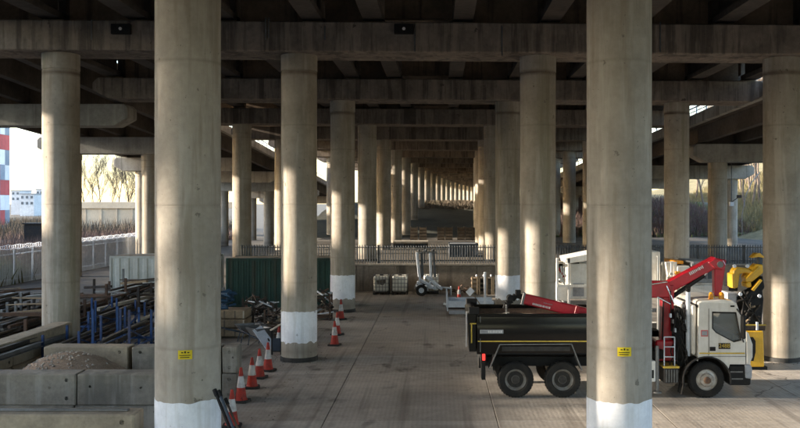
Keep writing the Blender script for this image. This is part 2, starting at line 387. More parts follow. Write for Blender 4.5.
for i in range(-8, NROW):
    y = Y0+i*S; ox = off(y); rz = head(y); gz = row_ground(y)
    c, s_ = math.cos(rz), math.sin(rz)
    # crossbeam with tapered ends
    xl, xr = -17.2, 16.3
    def zt(x): return SOFF-FALL*x
    if i >= -8:
        xb = [(xl, zt(xl)+.42), (xl+.75, zt(xl)+.03), (xr-.75, zt(xr)+.03), (xr, zt(xr)+.42), (xr, zt(xr)+BH-.25), (xr-.25, zt(xr)+BH), (xl+.25, zt(xl)+BH), (xl, zt(xl)+BH-.25)]
        key = 'beam'
        if key not in panel_cache:
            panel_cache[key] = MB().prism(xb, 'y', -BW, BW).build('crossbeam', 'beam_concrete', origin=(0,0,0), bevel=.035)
            bmob = panel_cache[key]
        else: bmob = share(panel_cache[key].data, 'crossbeam')
        put(bmob, ox, y, 0, rz)
    # columns
    for k, cx in enumerate(CX):
        if i < 0: continue
        wx, wy = ox+c*cx, y+s_*cx
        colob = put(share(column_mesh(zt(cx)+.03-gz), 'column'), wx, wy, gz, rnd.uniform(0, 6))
        if i < 4:
            cl = share(collar_me, 'base_collar'); cl.parent = colob
        if i < 3 and k in (1, 2):
            pb = paint_mesh(i*7+k, .66, 1.74+(.12 if i == 2 else 0)).build('paint_band', 'white_paint', origin=(0,0,0)); pb.parent = colob; pb.location = (0,0,0)
            colob['label'] = 'round concrete column with a white painted band near its foot'
    # girders, plinths and end panels of this bay
    xa = ox; xb_ = off(y+S); rb = math.atan2(-(xb_-xa), S)
    for k, gx in enumerate(pitch):
        if -2 <= i < NROW-1: put(share(gird, 'girder'), ox+c*gx, y+s_*gx, zt(gx)+BH+.13, rb)
        if 0 <= i < 12: put(share(plinth, 'bearing_plinth'), ox+c*gx, y+s_*gx, zt(gx)+BH-.005, rz)
    if 0 <= i < 12:
        for k in range(len(pitch)-1):
            if k == 5 and i % 2 == 0: pass
            a, b = pitch[k]+.36, pitch[k+1]-.36
            if ('p', k) not in panel_cache:
                z = zt((a+b)/2)+BH
                panel_cache[('p', k)] = MB().box(a, b, .1, .42, z-.02 if k != 5 else z+.35, z+GH+.1).build('end_panel', 'panel_concrete', origin=(0,0,0)).data
                for o in [o for o in bpy.data.objects if o.data == panel_cache[('p', k)]]: put(o, ox, y, 0, rz)
            else: put(share(panel_cache[('p', k)], 'end_panel'), ox, y, 0, rz)
# deck slabs per bay
for i in range(-8, NROW-1):
    y = Y0+i*S; y2 = y+S; a, b = off(y), off(y2); z0 = lambda x: SOFF-FALL*x+BH+.13+GH
    xl, xr = -17.25, 16.35
    v = []
    for (yy, oo) in ((y, a), (y2, b)):
        for (xx, dz) in ((xl,0),(xr,0),(xr,.32),(xl,.32)): v.append((oo+xx, yy+(.006 if yy == y2 else 0)-.006*0, z0(xx)+dz))
    mb = MB().add(v, [(0,1,2,3),(4,7,6,5),(0,4,5,1),(1,5,6,2),(2,6,7,3),(3,7,4,0)])
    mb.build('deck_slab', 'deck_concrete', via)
    for xx in (xl+.15, xr-.15):
        mb = MB(); mb.bar((a+xx, y, z0(xx)+.32+.45), (b+xx, y2, z0(xx)+.32+.45), .28, .9); mb.build('parapet', 'ramp_concrete', via)
# floodlights and conduits on the face of the second crossbeam
yb = Y0+S-BW
for px in (122, 404):
    x = X(px, yb); z = Zh(29.5, yb)
    lb = MB().box(x-.33, x+.33, yb-.16, yb-.003, z-.17, z+.17).build('light_box', 'chassis_black', via, bevel=.015)
    MB().lathe([(0,-.03),(.05,-.03),(.055,0),(0,0)], 12, (x, yb-.162, z), 'y').build('lens', 'print_white', lb)
for px, y0_, y1_ in ((266, 18, 40), (269, 18, 38), (660, 22, 52), (415, 24, 52), (502, 26, 56), (325, 26, 40), (92, 20, 40)):
    x = X(px, yb)
    MB().tube((x, yb-.035, Zh(y1_, yb)), (x, yb-.035, Zh(y0_, yb)), .022, n=8).build('conduit', 'grey_steel' if px < 300 else 'dark_rail', via)
for px, py in ((185.5, 355), (624, 352)):   # yellow notices on the front columns
    cx = CX[1] if px < 400 else CX[2]
    a = math.atan2(cx, Y0); n_ = Vector((0, -1, 0)); zc = Zh(py, Y0-.64)
    t0 = math.asin(max(-1, min(1, (X(px, Y0-.6)-cx)/.637)))
    mb = MB(); N = 8; hw = .13/.637
    for sgn, rr in ((0, .634), (1, .638)):
        mb.add([((cx+rr*math.sin(t0-hw+2*hw*i/N)), Y0-rr*math.cos(t0-hw+2*hw*i/N), zc+dz) for i in range(N+1) for dz in (-.085, .085)], [(2*i, 2*i+2, 2*i+3, 2*i+1) for i in range(N)], True)
    sg = mb.build('notice_sign', 'sign_yellow', via, recalc=False)
    mb = MB(); rr = .641
    for (u0, u1, v0, v1) in ((-.8,.75,-.018,-.004), (-.72,.6,-.058,-.042), (-.12,.12,.028,.066), (-.55,-.25,.03,.05), (.3,.6,.03,.05)):
        M = 4
        mb.add([(cx+rr*math.sin(t0+hw*(u0+(u1-u0)*i/M)), Y0-rr*math.cos(t0+hw*(u0+(u1-u0)*i/M)), zc+vv) for i in range(M+1) for vv in (v0, v1)], [(2*i, 2*i+2, 2*i+3, 2*i+1) for i in range(M)], True)
    mb.build('printed_marks', 'print_black', sg, recalc=False)

# ------------------------------------------------------------------ side ramps
def ramp(label, rows, x0, x1, zb, cols, bh, y_start, y_end, slope, z_at, nose_left=False):
    """rows: y of each crossbeam; zb(y): soffit of crossbeam; girders and deck on top"""
    t = thing('slip_road_ramp', label, 'ramp', (cols[0], rows[0], 0))
    for y in rows:
        z = zb(y); L, Rr = x0+.3, x1-.3
        pr = [(L, z+.45), (L+.8, z), (Rr-.8, z), (Rr, z+.45), (Rr, z+bh-.2), (Rr-.2, z+bh), (L+.2, z+bh), (L, z+bh-.2)]
        MB().prism(pr, 'y', y-.8, y+.8).build('crossbeam', 'ramp_concrete', t, bevel=.04)
        for cx in cols:
            gz = row_ground(y) if (-12 < cx) and y > TY else 0
            MB().lathe([(0,gz),(.62,gz),(.62,z-.5),(.60,z-.49),(.60,z-.46),(.64,z-.45),(.64,z+.02),(0,z+.02)], 36, (cx, y, 0)).build('column', 'column_concrete', t)
    ys = [y_start]+[y for y in rows if y_start < y < y_end]+[y_end]
    for a, b in zip(ys[:-1], ys[1:]):
        za, zb2 = zb(a)+bh+.1, zb(b)+bh+.1
        for gx in lin(x0+1.0, x1-1.0, 5):
            MB().bar((gx, a+.04, za+.5), (gx, b-.04, zb2+.5), .42, 1.0).build('girder', 'girder_concrete', t)
        q = MB(); q.bar(((x0+x1)/2, a, za+1.13), ((x0+x1)/2, b, zb2+1.13), x1-x0, .25); q.build('deck_slab', 'deck_concrete', t)
        for ex in (x0+.1, x1-.1):
            MB().bar((ex, a, za+1.32), (ex, b, zb2+1.32), .34, .66).build('parapet', 'ramp_concrete', t)
            rl = MB().tube((ex, a, za+2.15), (ex, b, zb2+2.15), .05, n=6).build('railing', 'galvanised', t)
            pm = MB(); n = max(2, int((b-a)/2))
            for k in range(n):
                f = k/n; yy = a+(b-a)*f; zz = za+(zb2-za)*f
                pm.bar((ex, yy, zz+1.64), (ex, yy, zz+2.15), .07)
            pm.tube((ex, a, za+1.9), (ex, b, zb2+1.9), .03, n=5)
            pm.build('railing_posts', 'galvanised', rl)
    return t
ramp('pale concrete slip road descending on columns left of the main viaduct', [52, 68, 84, 100, 116, 134, 152], -30.2, -17.3,
     lambda y: 9.9-.045*(y-52), (-21.7, -27.5), 1.25, 28, 175, 0, 0)
ramp('low concrete slip road on columns right of the main viaduct', [39, 60, 81, 102, 123, 144], 16.6, 28.6,
     lambda y: 8.2-.026*(y-60), (18.7, 26.4), 1.2, 14, 165, 0, 0)

# ------------------------------------------------------------------ retaining wall and fences
t = thing('retaining_wall', 'stained brown concrete retaining wall behind the white tanks', 'wall', (5, TY, 0))
for k in range(22):
    x0 = -12.5+k*2.5
    MB().box(x0+.012, x0+2.488, TY, TY+.35, -.02, TZ-.06+rnd.uniform(-.01,.01)).build('panel', 'wall_brown', t, bevel=.015)
MB().box(-12.6, 42.6, TY-.06, TY+.41, TZ-.045, TZ+.07).build('coping', 'block_concrete', t, bevel=.015)
def fence(label, p0, p1, h, pale_pitch, m, rail_m, post_gap=2.75, pw=.07):
    p0 = Vector(p0); p1 = Vector(p1); d = p1-p0; L = d.length; d.normalize(); nrm = Vector((d.y, -d.x, 0)).normalized()
    t = thing('palisade_fence', label, 'fence', (p0+p1)/2, 'palisade fences')
    n = int(L/post_gap)
    pm = None
    for i in range(n+1):
        b = p0+d*(i*L/n)-nrm*.09
        if pm is None:
            pm = MB().box(b.x-.05, b.x+.05, b.y-.05, b.y+.05, b.z-.05, b.z+h*.96).build('post', rail_m, t)
        else:
            o = pm.copy(); COL.objects.link(o); o.parent = t; o.location = Vector((b.x, b.y, b.z-.05))-WPOS[t.name]
    for f in (.14, .84):
        MB().bar(p0+Vector((0,0,h*f))-nrm*.03, p1+Vector((0,0,h*f))-nrm*.03, .05, .06).build('rail', rail_m, t)
    mb = MB(); k = int(L/pale_pitch); nn = nrm*.035
    for i in range(k+1):
        c = p0+d*(i*L/k)+nrm*.012; a = d*pw/2
        zt_ = h*(1+rnd.uniform(-.006,.006))
        q = [c-a, c-nn*-1*0+nn, c+a]
        for s0, s1 in ((q[0], q[1]), (q[1], q[2])):
            mb.add([s0, s1, s1+Vector((0,0,zt_-.1)), s0+Vector((0,0,zt_-.1))], [(0,1,2,3)])
        # splayed triple point
        z1 = Vector((0,0,zt_-.1))
        mb.add([c-a+z1, c-a*.2+z1, c-a*1.1+Vector((0,0,zt_))+nrm*.04], [(0,1,2)])
        mb.add([c-a*.4+z1, c+a*.4+z1, c+Vector((0,0,zt_+.05))], [(0,1,2)])
        mb.add([c+a*.2+z1, c+a+z1, c+a*1.1+Vector((0,0,zt_))+nrm*.04], [(0,1,2)])
    o = mb.build('pales', m, t, recalc=False); struct(o, 'stuff')
    if h > 2:   # coil of razor wire along the top
        mw = MB(); turns = int(L*3.2); pts = []
        for i in range(turns*6+1):
            a_ = i*math.pi/3+.25*math.sin(i*.37); c = p0+d*(L*i/(turns*6)); rr_ = .15+.03*math.sin(i*.21)
            pts.append(c+Vector((0,0,h+.1+rr_*math.sin(a_)))+nrm*rr_*math.cos(a_))
        for a_, b_ in zip(pts[:-1], pts[1:]): mw.tube(a_, b_, .014, n=3, caps=False)
        struct(mw.build('razor_wire', m, t, recalc=False), 'stuff')
    return t
fence('tall galvanised palisade fence topped with wire along the left side of the yard', (-29.3, 34, -.06), (-28.6, 118, -.06), 2.45, .16, 'fence_zinc', 'fence_zinc', pw=.1)
fence('dark palisade fence on top of the brown retaining wall', (-12.2, TY+.18, TZ+.07), (42, TY+.18, TZ+.07), 1.2, .16, 'dark_rail', 'dark_rail')

exec_after = True
# ------------------------------------------------------------------ truck
def build_truck():
    YN, YF = 25.38, 27.75
    t = thing('tipper_truck', 'black tipper truck with white cab and red loader crane', 'truck', (5.0, 26.5, 0))
    P = lambda px, py: ((px-437)/35.6, 5.5-(py-203)/35.6)     # near-side plane (metres along X, height)
    # wheels
    def wheel(x, y, side, front):
        o = -1 if side == 'near' else 1
        prof = [(.30,.02),(.34,0),(.46,.0),(.495,.03),(.505,.08),(.505,.24),(.495,.28),(.46,.30),(.30,.30)]
        tyre = MB().lathe([(r, h if o < 0 else -h) for r, h in prof], 36, (x, y, .505), 'y').build('wheel', 'rubber', t)
        f = 1 if o < 0 else -1
        tread = MB()
        for k in range(36):
            a = 2*math.pi*k/36
            cx_, cz_ = x+.506*math.cos(a), .505+.506*math.sin(a)
            tread.bar((cx_, y+f*.07, cz_), (x+.506*math.cos(a+.05), y+f*.25, .505+.506*math.sin(a+.05)), .05, .018, up=(math.cos(a), 0, math.sin(a)))
        tread.build('tread', 'rubber', tyre)
        if front: pr = [(.305,.03),(.29,.015),(.275,.05),(.2,.03),(.17,-.02),(.10,-.03),(.09,-.08),(0,-.08)]
        else: pr = [(.305,.03),(.29,.015),(.27,.06),(.235,.12),(.12,.12),(.11,.04),(0,.03)]
        MB().lathe([(r, h*f) for r, h in pr], 30, (x, y, .505), 'y').build('rim', 'wheel_silver', tyre)
        if not front:
            MB().lathe([(r, h*f) for r, h in [(.232,.115),(.12,.115),(.105,.03),(0,.02)]], 24, (x, y, .505), 'y').build('hub', 'wheel_dark', tyre)
        else: MB().lathe([(r, h*f) for r, h in [(.10,-.035),(.095,-.088),(.06,-.10),(0,-.10)]], 20, (x, y, .505), 'y').build('hub', 'hub_rust', tyre)
        for k in range(10):
            a = 2*math.pi*k/10; rr = .165 if front else .19; hh = .02 if front else .112
            MB().lathe([(.018, (hh-.0)*f), (.018, (hh-.035)*f), (0, (hh-.035)*f)], 6, (x+rr*math.cos(a), y, .505+rr*math.sin(a)), 'y').build('wheel_nut', 'wheel_dark', tyre)
    for x, fr in ((2.22, 0), (3.55, 0), (7.61, 1)):
        wheel(x, YN, 'near', fr); wheel(x, YF, 'far', fr)
    # chassis
    for yy in (26.1, 27.0): MB().box(1.25, 8.4, yy-.05, yy+.05, .78, 1.05).build('chassis_rail', 'chassis_black', t)
    for x in (2.22, 3.55, 7.61): MB().tube((x, YN+.2, .505), (x, YF-.2, .505), .09, n=10).build('axle', 'chassis_black', t)
    # tipper body: floor, sides, headboard, tailgate
    b0, b1, zb, ztop = 1.13, 5.85, 1.36, 2.31
    fl = MB().box(b0, b1, YN+.06, YF-.06, 1.22, zb).build('body_floor', 'chassis_black', t)
    def side(y0, y1, inn):
        pr = [(b0, zb-.1), (b1, zb-.1), (b1, ztop), (b0, ztop)]
        out = -1 if y0 == YN else 1; yo = y0 if out < 0 else y1; yi_ = y1 if out < 0 else y0
        prof = [(zb-.1, .03), (zb+.12, .0), (zb+.35, -.035), (zb+.55, -.05), (zb+.75, -.035), (ztop-.06, .0), (ztop-.02, .0), (ztop, .0)]
        mbs = MB(); n_ = len(prof)
        mbs.add([(xx_, yo-out*d_, z_) for z_, d_ in prof for xx_ in (b0, b1)], [(2*k, 2*k+1, 2*k+3, 2*k+2) for k in range(n_-1)], True)
        mbs.add([(b0, yi_, zb-.1), (b1, yi_, zb-.1), (b1, yi_, ztop), (b0, yi_, ztop)], [(0,1,2,3)])
        for xx_ in (b0, b1): mbs.add([(xx_, yo-out*d_, z_) for z_, d_ in prof]+[(xx_, yi_, ztop), (xx_, yi_, zb-.1)], [tuple(range(n_+2))])
        s1 = mbs.build('body_side', 'truck_black', t)
        MB().box(b0+.02, b1-.02, min(inn, inn), inn+.01, zb+.01, ztop-.05).build('inner_lining', 'truck_inside', s1)
        MB().box(b0-.0, b1, y0-.03, y1+.03, ztop-.005, ztop+.07).build('top_rail', 'truck_black', s1, bevel=.015)
        return s1
    s1 = side(YN, YN+.06, YN+.062); s2 = side(YF-.06, YF, YF-.075)
    MB().box(b0+.02, b1, YN-.03, YN-.0205, 1.585, 1.62).build('yellow_stripe', 'stripe_yellow', s1)
    MB().box(b0+.08, b0+.10, YN-.03, YN, 1.3, 2.3).build('corner_edge', 'grey_steel', s1)
    xa, za = P(480, 333.5); xb, zb_ = P(503.5, 330)
    pl = MB().box(xa, xb, YN-.064, YN-.040, za-.01, zb_+.0).build('maker_plate', 'plate_grey', t)
    for k in range(9):
        x = xa+.23+k*.045
        MB().box(x, x+.026, YN-.068, YN-.0645, za+.012, zb_-.022).build('letter', 'print_white', pl)
    MB().box(xa+.03, xa+.2, YN-.068, YN-.0645, za+.035, za+.055).build('letter', 'print_grey', pl)
    MB().box(b1-.07, b1, YN+.06, YF-.06, zb, ztop+.35).build('headboard', 'truck_black', t, bevel=.01)
    tg = MB().prism([(b0-.22, 1.30), (b0-.02, 1.30), (b0-.02, ztop+.12), (b0-.12, ztop+.17), (b0-.28, ztop+.05)], 'y', YN+.02, YF-.02).build('tailgate', 'truck_black', t, bevel=.015)
    MB().tube((b0-.30, YN-.02, 1.45), (b0-.30, YN-.02, 2.45), .022, n=8).build('tailgate_ram', 'chrome', tg)
    MB().box(b0-.24, b0+.06, YN-.05, YN+.1, 2.36, 2.56).build('hinge', 'chassis_black', tg, bevel=.02)
    MB().box(b0-.24, b0+.1, YF-.1, YF+.05, 2.36, 2.56).build('hinge', 'chassis_black', tg, bevel=.02)
    MB().bar((b0-.3, YN-.02, 2.42), (b0+.02, YN-.03, 2.50), .035).build('latch_arm', 'chrome', tg)
    MB().box(b0-.2, b0-.02, YN-.012, YN+.018, 2.08, 2.11).build('latch_bar', 'stripe_yellow', tg)
    MB().box(b0-.17, b0-.14, YN-.012, YN+.018, 1.55, 2.08).build('latch_bar', 'stripe_yellow', tg)
    # load in the body
    mb = MB(); N = 22; r = random.Random(5)
    hts = [[1.86+.16*math.sin(i*.6)*math.cos(j)+r.uniform(-.05,.05) for j in range(7)] for i in range(N)]
    v = [(b0+.05+(b1-b0-.15)*i/(N-1), YN+.08+(YF-YN-.2)*j/6, hts[i][j]) for i in range(N) for j in range(7)]
    mb.add(v, [(i*7+j, (i+1)*7+j, (i+1)*7+j+1, i*7+j+1) for i in range(N-1) for j in range(6)])
    mb.build('load', 'truck_inside', t, recalc=False)
    # rear mudguard
    gpr = [P(489.5,370), P(500,345), P(572,344.5), P(582.5,371)]
    th = .05
    mg = MB()
    for (xa_, za_), (xb2, zb2) in zip(gpr[:-1], gpr[1:]):
        mg.bar((xa_, YN+.22, za_), (xb2, YN+.22, zb2), .52, .03, up=(-(zb2-za_), 0, xb2-xa_))
    mgo = mg.build('mudguard', 'grey_steel', t)
    MB().box(gpr[1][0]+.06, gpr[2][0]-.05, YN-.035, YN-.012, 1.33, 1.46).build('guard_skirt', 'wheel_dark', mgo)
    x, z = P(484, 358)
    MB().box(x-.04, x+.04, YN+.0, YN+.08, z-.09, z+.09).build('rear_lamp', 'lamp_red', t, bevel=.01)
    MB().box(x-.06, x+.05, YN+.05, YN+.5, .5, 1.0).build('mudflap', 'rubber', t)
    MB().box(x-.06, x+.05, YF-.5, YF-.05, .5, 1.0).build('mudflap', 'rubber', t)
    MB().box(1.25, 1.4, YN+.1, YF-.1, .95, 1.15).build('rear_beam', 'chassis_black', t)
    # side tanks, step box, outrigger
    xx = lambda px: (px-437)/35.6
    MB().box(xx(640), xx(657), YN+.05, YN+.6, Zh(383, 25.3), Zh(362, 25.3)).build('side_locker', 'machine_white', t, bevel=.02)
    MB().box(xx(651), xx(655), YN+.035, YN+.05, .55, .78).build('locker_recess', 'chassis_black', t)
    bx = MB().box(xx(665), xx(680), YN+.02, YN+.65, Zh(384, 25.3), Zh(369, 25.3)).build('battery_box', 'wheel_dark', t, bevel=.015)
    MB().box(xx(665)-.01, xx(680)+.01, YN+.0, YN+.66, Zh(369, 25.3)+.002, Zh(367, 25.3)).build('step_edge', 'stripe_yellow', bx)
    for k in range(5): MB().box(xx(667)+k*.075, xx(667)+k*.075+.02, YN+.008, YN+.021, Zh(383,25.3), Zh(370.5,25.3)).build('rib', 'grey_steel', bx)
    st = MB()
    for px in (666, 676.5): st.tube((xx(px), YN+.1, Zh(367,25.3)), (xx(px), YN+.1, Zh(338,25.3)), .018, n=6)
    for py in (338, 348, 358): st.tube((xx(666), YN+.1, Zh(py,25.3)), (xx(676.5), YN+.1, Zh(py,25.3)), .018, n=6)
    st.build('access_ladder', 'galvanised', t)
    lg = MB().tube((xx(659), YN+.12, .18), (xx(659), YN+.12, 1.45), .055, n=12).build('outrigger_leg', 'grey_steel', t)
    MB().lathe([(0,.12),(.13,.12),(.13,.16),(.05,.19),(0,.19)], 16, (xx(659), YN+.12, 0)).build('foot_pad', 'grey_steel', lg)
    MB().box(xx(640), xx(668), YN+.25, YF-.25, 1.05, 1.3).build('outrigger_beam', 'chassis_black', t, bevel=.02)
    # equipment behind cab
    eq = MB().box(xx(679), xx(690), YN+.35, YF-.35, 1.0, 2.45).build('hydraulic_tank', 'chassis_black', t, bevel=.05)
    r = random.Random(9)
    for k in range(16):
        x0 = xx(r.uniform(675, 690)); z0 = r.uniform(1.2, 2.6); y0 = YN+r.uniform(.1, .34)
        pts = [Vector((x0, y0, z0))]
        for q in range(5): pts.append(pts[-1]+Vector((r.uniform(-.09,.09), r.uniform(-.03,.03), -r.uniform(.08,.2))))
        m_ = MB()
        for a, b in zip(pts[:-1], pts[1:]): m_.tube(a, b, .018, n=6)
        m_.build('hose', 'rubber', eq)
    for k in range(7):
        x0 = xx(673+k*2.4); z0 = 2.0+r.uniform(-.2,.6)
        MB().box(x0, x0+.05, YN+.22, YN+.34, z0, z0+.12).build('valve', 'grey_steel' if k % 2 else 'galvanised', eq, bevel=.008)
    MB().tube((xx(691.5), YN+.25, 1.15), (xx(691.5), YN+.25, 3.0), .065, n=14).build('exhaust_stack', 'galvanised', t)
    MB().tube((xx(691.5), YN+.25, 3.0), (xx(690.5), YN+.12, 3.12), .068, n=14).build('exhaust_tip', 'chassis_black', t)
    MB().box(xx(694), xx(698), YN+.1, YF-.1, 1.2, 2.6).build('air_duct', 'machine_white', t, bevel=.03)
    # cab shell
    W = [P(713,329), P(713,312), P(737.5,312.5), P(743,341), P(735,343), P(717,333.5)]
    O = [P(699,356), P(700,303.5), P(737.5,303.5), P(744.5,322), P(750,356), P(722,356)]
    lower = [P(699,356), P(722,356), P(750,356), P(751.5,366), P(731,366)]
    arch = [P(730.5,373)]
    ax, az, ar = 7.61, .505, .66
    cabside = MB()
    for yy in (YN, YF):
        n = 6
        cabside.add([(a, yy, b) for a, b in O]+[(a, yy, b) for a, b in W], [(i, (i+1)%n, n+(i+1)%n, n+i) for i in range(n)])
        # lower panel with the wheel arch cut out
        apts = [(ax+ar*math.cos(a), az+ar*math.sin(a)) for a in lin(R(25), R(118), 10)]
        low = [P(722,356), P(750,356), P(752,365), (P(731,365)[0], P(731,365)[1])]+[p for p in apts]+[P(699,362), P(699,356)]
        cabside.add([(a, yy, b) for a, b in low], [tuple(range(len(low)))])
        # window reveal
        yi = yy+.05 if yy == YN else yy-.05
        cabside.add([(a, yy, b) for a, b in W]+[(a, yi, b) for a, b in W], [(i, (i+1)%n, n+(i+1)%n, n+i) for i in range(n)])
    # roof, rear wall, front
    def strip(a, b): cabside.add([(a[0],YN,a[1]),(b[0],YN,b[1]),(b[0],YF,b[1]),(a[0],YF,a[1])], [(0,1,2,3)])
    strip(P(699,362), O[0]); strip(O[0], O[1]); strip(O[1], O[2]); strip(P(750,356), P(752,365)); strip(O[3], (O[3][0]+.02, O[3][1]-.1)) 
    # windscreen surround posts
    for yy0, yy1 in ((YN, YN+.12), (YF-.12, YF)):
        cabside.add([(O[2][0],yy0,O[2][1]),(O[2][0],yy1,O[2][1]),(O[4][0],yy1,O[4][1]+.28),(O[4][0],yy0,O[4][1])], [(0,1,2,3)])
    cabside.add([(O[4][0]-.03,YN,O[4][1]+.25),(O[4][0]-.03,YF,O[4][1]+.25),(O[4][0],YF,O[4][1]),(O[4][0],YN,O[4][1])], [(0,1,2,3)])
    cab_ = cabside.build('cab', 'cab_white', t)
    MB().add([(O[2][0],YN+.1,O[2][1]),(O[2][0],YF-.1,O[2][1]),(O[4][0]-.035,YF-.1,O[4][1]+.25),(O[4][0]-.035,YN+.1,O[4][1]+.25)], [(0,1,2,3)]).build('windscreen', 'cab_glass', cab_)
    for yy in (YN+.035, YF-.035):
        MB().add([(a, yy, b) for a, b in W], [tuple(range(6))]).build('side_window', 'cab_glass', cab_)
        rb = MB(); n = 6
        Wc = (sum(p[0] for p in W)/6, sum(p[1] for p in W)/6)
        Wi = [(a+(Wc[0]-a)*.10, b+(Wc[1]-b)*.10) for a, b in W]
        y2 = yy-.036 if yy < 26 else yy+.036
        rb.add([(a, y2, b) for a, b in W]+[(a, y2+(.012 if yy < 26 else -.012), b) for a, b in Wi], [(i, (i+1)%n, n+(i+1)%n, n+i) for i in range(n)])
        rb.build('window_seal', 'rubber', cab_)
    # roof with rounded edges (a shallow cap)
    rp = [P(699.5,304), P(702,301.6), P(722,300.4), P(735,301.2), P(739,305)]
    MB().prism(rp, 'y', YN+.03, YF-.03).build('roof', 'cab_white', cab_, bevel=.03)
    # cab floor and inside
    MB().box(7.38, 8.72, YN+.06, YF-.06, 1.18, 1.24).build('cab_floor', 'chassis_black', cab_)
    MB().box(7.385, 7.42, YN+.04, YF-.04, 1.24, 2.62).build('rear_trim', 'cushion_dark', cab_)
    for yy in (YN+.55, YF-.55):
        MB().box(7.62, 8.1, yy-.24, yy+.24, 1.55, 1.72).build('seat_base', 'cushion_dark', cab_, bevel=.04)
        MB().box(7.58, 7.74, yy-.24, yy+.24, 1.72, 2.42).build('seat_back', 'cushion_dark', cab_, bevel=.04)
    MB().box(8.4, 8.72, YN+.1, YF-.1, 1.45, 1.78).build('dashboard', 'cushion_dark', cab_, bevel=.04)
    sw = MB(); 
    for k in range(20):
        a0, a1 = 2*math.pi*k/20, 2*math.pi*(k+1)/20
        q = lambda a: (8.32+.06*math.cos(a), YF-.55+.2*math.sin(a), 1.88+.18*math.cos(a))
        sw.tube(q(a0), q(a1), .016, n=6)
    sw.build('steering_wheel', 'cushion_dark', cab_)
    # door lines, trims, plates
    def strip_box(px0, px1, py0, py1, m, name, pr=.006, parent=cab_, b=0):
        (x0, z1), (x1, z0) = P(px0, py0), P(px1, py1)
        return MB().box(x0, x1, YN-pr-.004, YN-.001, z0, z1).build(name, m, parent, bevel=b)
    strip_box(700.5, 746, 353.2, 354.6, 'stripe_yellow', 'yellow_stripe')
    for a in ((709.6, 710.1, 309, 356), (746.8, 747.3, 343, 365)): strip_box(*a, 'chassis_black', 'door_gap', .002)
    strip_box(710.1, 746.8, 356.8, 357.2, 'chassis_black', 'door_gap', .002)
    strip_box(702, 709, 330.6, 337, 'panel_red', 'notice_sticker', .004); strip_box(702.8, 708.2, 331.6, 336, 'plate_grey', 'sticker_face', .007)
    strip_box(710.8, 716.6, 347.4, 351.6, 'rubber', 'door_recess', .006)
    strip_box(719.6, 731.4, 343.6, 349.6, 'print_black', 'fleet_plate', .006)
    strip_box(731.5, 735.6, 305.8, 307.4, 'print_black', 'marker_lamp', .01)
    fc = bpy.data.curves.new('fleet_number', 'FONT'); fc.body = '248B'; fc.size = .155; fc.extrude = .001; fc.align_x = 'CENTER'; fc.align_y = 'CENTER'
    fo = bpy.data.objects.new('fleet_number_curve', fc); COL.objects.link(fo); bpy.context.view_layer.update()
    me = bpy.data.meshes.new_from_object(fo.evaluated_get(bpy.context.evaluated_depsgraph_get())); bpy.data.objects.remove(fo)
    me.materials.clear(); me.materials.append(MATS['stripe_yellow'])
    fo = bpy.data.objects.new('fleet_number', me); COL.objects.link(fo); x, z = P(725.5, 346.5)
    place(fo, Vector((x, YN-.0135, z)), cab_); fo.rotation_euler = (R(90), 0, 0)
    # front corner panel, bumper, step, arch
    MB().prism([P(746.5,331), P(750,334), P(754,345), P(754,358), P(751,364.5), P(747.5,365)], 'y', YN-.012, YF+.012).build('front_panel', 'cab_white', cab_, bevel=.03)
    bp = MB().prism([P(730,366), P(752,366), P(753,371), P(752,386), P(731,386)], 'y', YN+.0, YF-.0).build('bumper', 'chassis_black', t, bevel=.03)
    MB().prism([P(745.5,365.5), P(752.5,365.5), P(753.5,371), P(753,380), P(746,379)], 'y', YN-.02, YN+.35).build('headlamp_corner', 'plate_grey', bp, bevel=.03)
    for py in (372, 379): strip_box(731.5, 744, py, py+1.2, 'grey_steel', 'step', .01, bp)
    am = MB()
    aa = lin(R(-12), R(195), 22)
    for a0, a1 in zip(aa[:-1], aa[1:]):
        q = lambda a: (ax+(ar+.0)*math.cos(a)*1.02, YN+.18, az+ar*math.sin(a))
        am.bar(q(a0), q(a1), .44, .035, up=(math.cos(a0), 0, math.sin(a0)))
    am.build('wheel_arch', 'wheel_dark', t)
    am = MB(); am.bar((ax-ar*.99, YN+.18, .42), (ax-ar*1.08, YN+.18, .1), .44, .03, up=(1,0,0)); am.build('mudflap', 'rubber', t)
    # mirrors, beacons, handle
    mi = MB().box(*[P(739.8,0)[0], P(743.2,0)[0]], YN-.34, YN-.12, P(0,338)[1], P(0,315)[1]).build('mirror', 'chassis_black', cab_, bevel=.03)
    MB().bar((P(741,0)[0], YN-.2, P(0,316)[1]), (P(738,0)[0], YN+.02, P(0,309)[1]), .03).build('mirror_arm', 'chassis_black', mi)
    MB().bar((P(741,0)[0], YN-.2, P(0,337)[1]), (P(745,0)[0], YN+.02, P(0,343)[1]), .03).build('mirror_arm', 'chassis_black', mi)
    for px, m_, rr in ((726.5, 'amber', .08), (716, 'amber', .07)):
        x, z = P(px, 301)
        MB().lathe([(0,0),(rr*1.1,0),(rr*1.1,.04),(rr,.05),(rr*.95,.17),(rr*.6,.22),(0,.23)], 14, (x, YN+.35, z-.02)).build('beacon', m_, cab_)
    # loader crane
    YC = 26.25
    def beam(a, b, h0, h1, wd, name, m_='crane_red', parent=None, bev=.03, pr=0):
        (xa, za), (xb, zb2) = a, b; d = Vector((xb-xa, zb2-za)).normalized(); nn = Vector((-d.y, d.x))
        pts = [Vector(a)+nn*h0/2, Vector(a)-nn*h0/2, Vector(b)-nn*h1/2, Vector(b)+nn*h1/2]
        return MB().prism([tuple(p) for p in pts], 'y', YC-wd/2-pr, YC+wd/2+pr).build(name, m_, parent or t, bevel=bev)
    sC = 900/YC
    Q = lambda px, py: ((px-437)/sC, 5.5-(py-203)/sC)
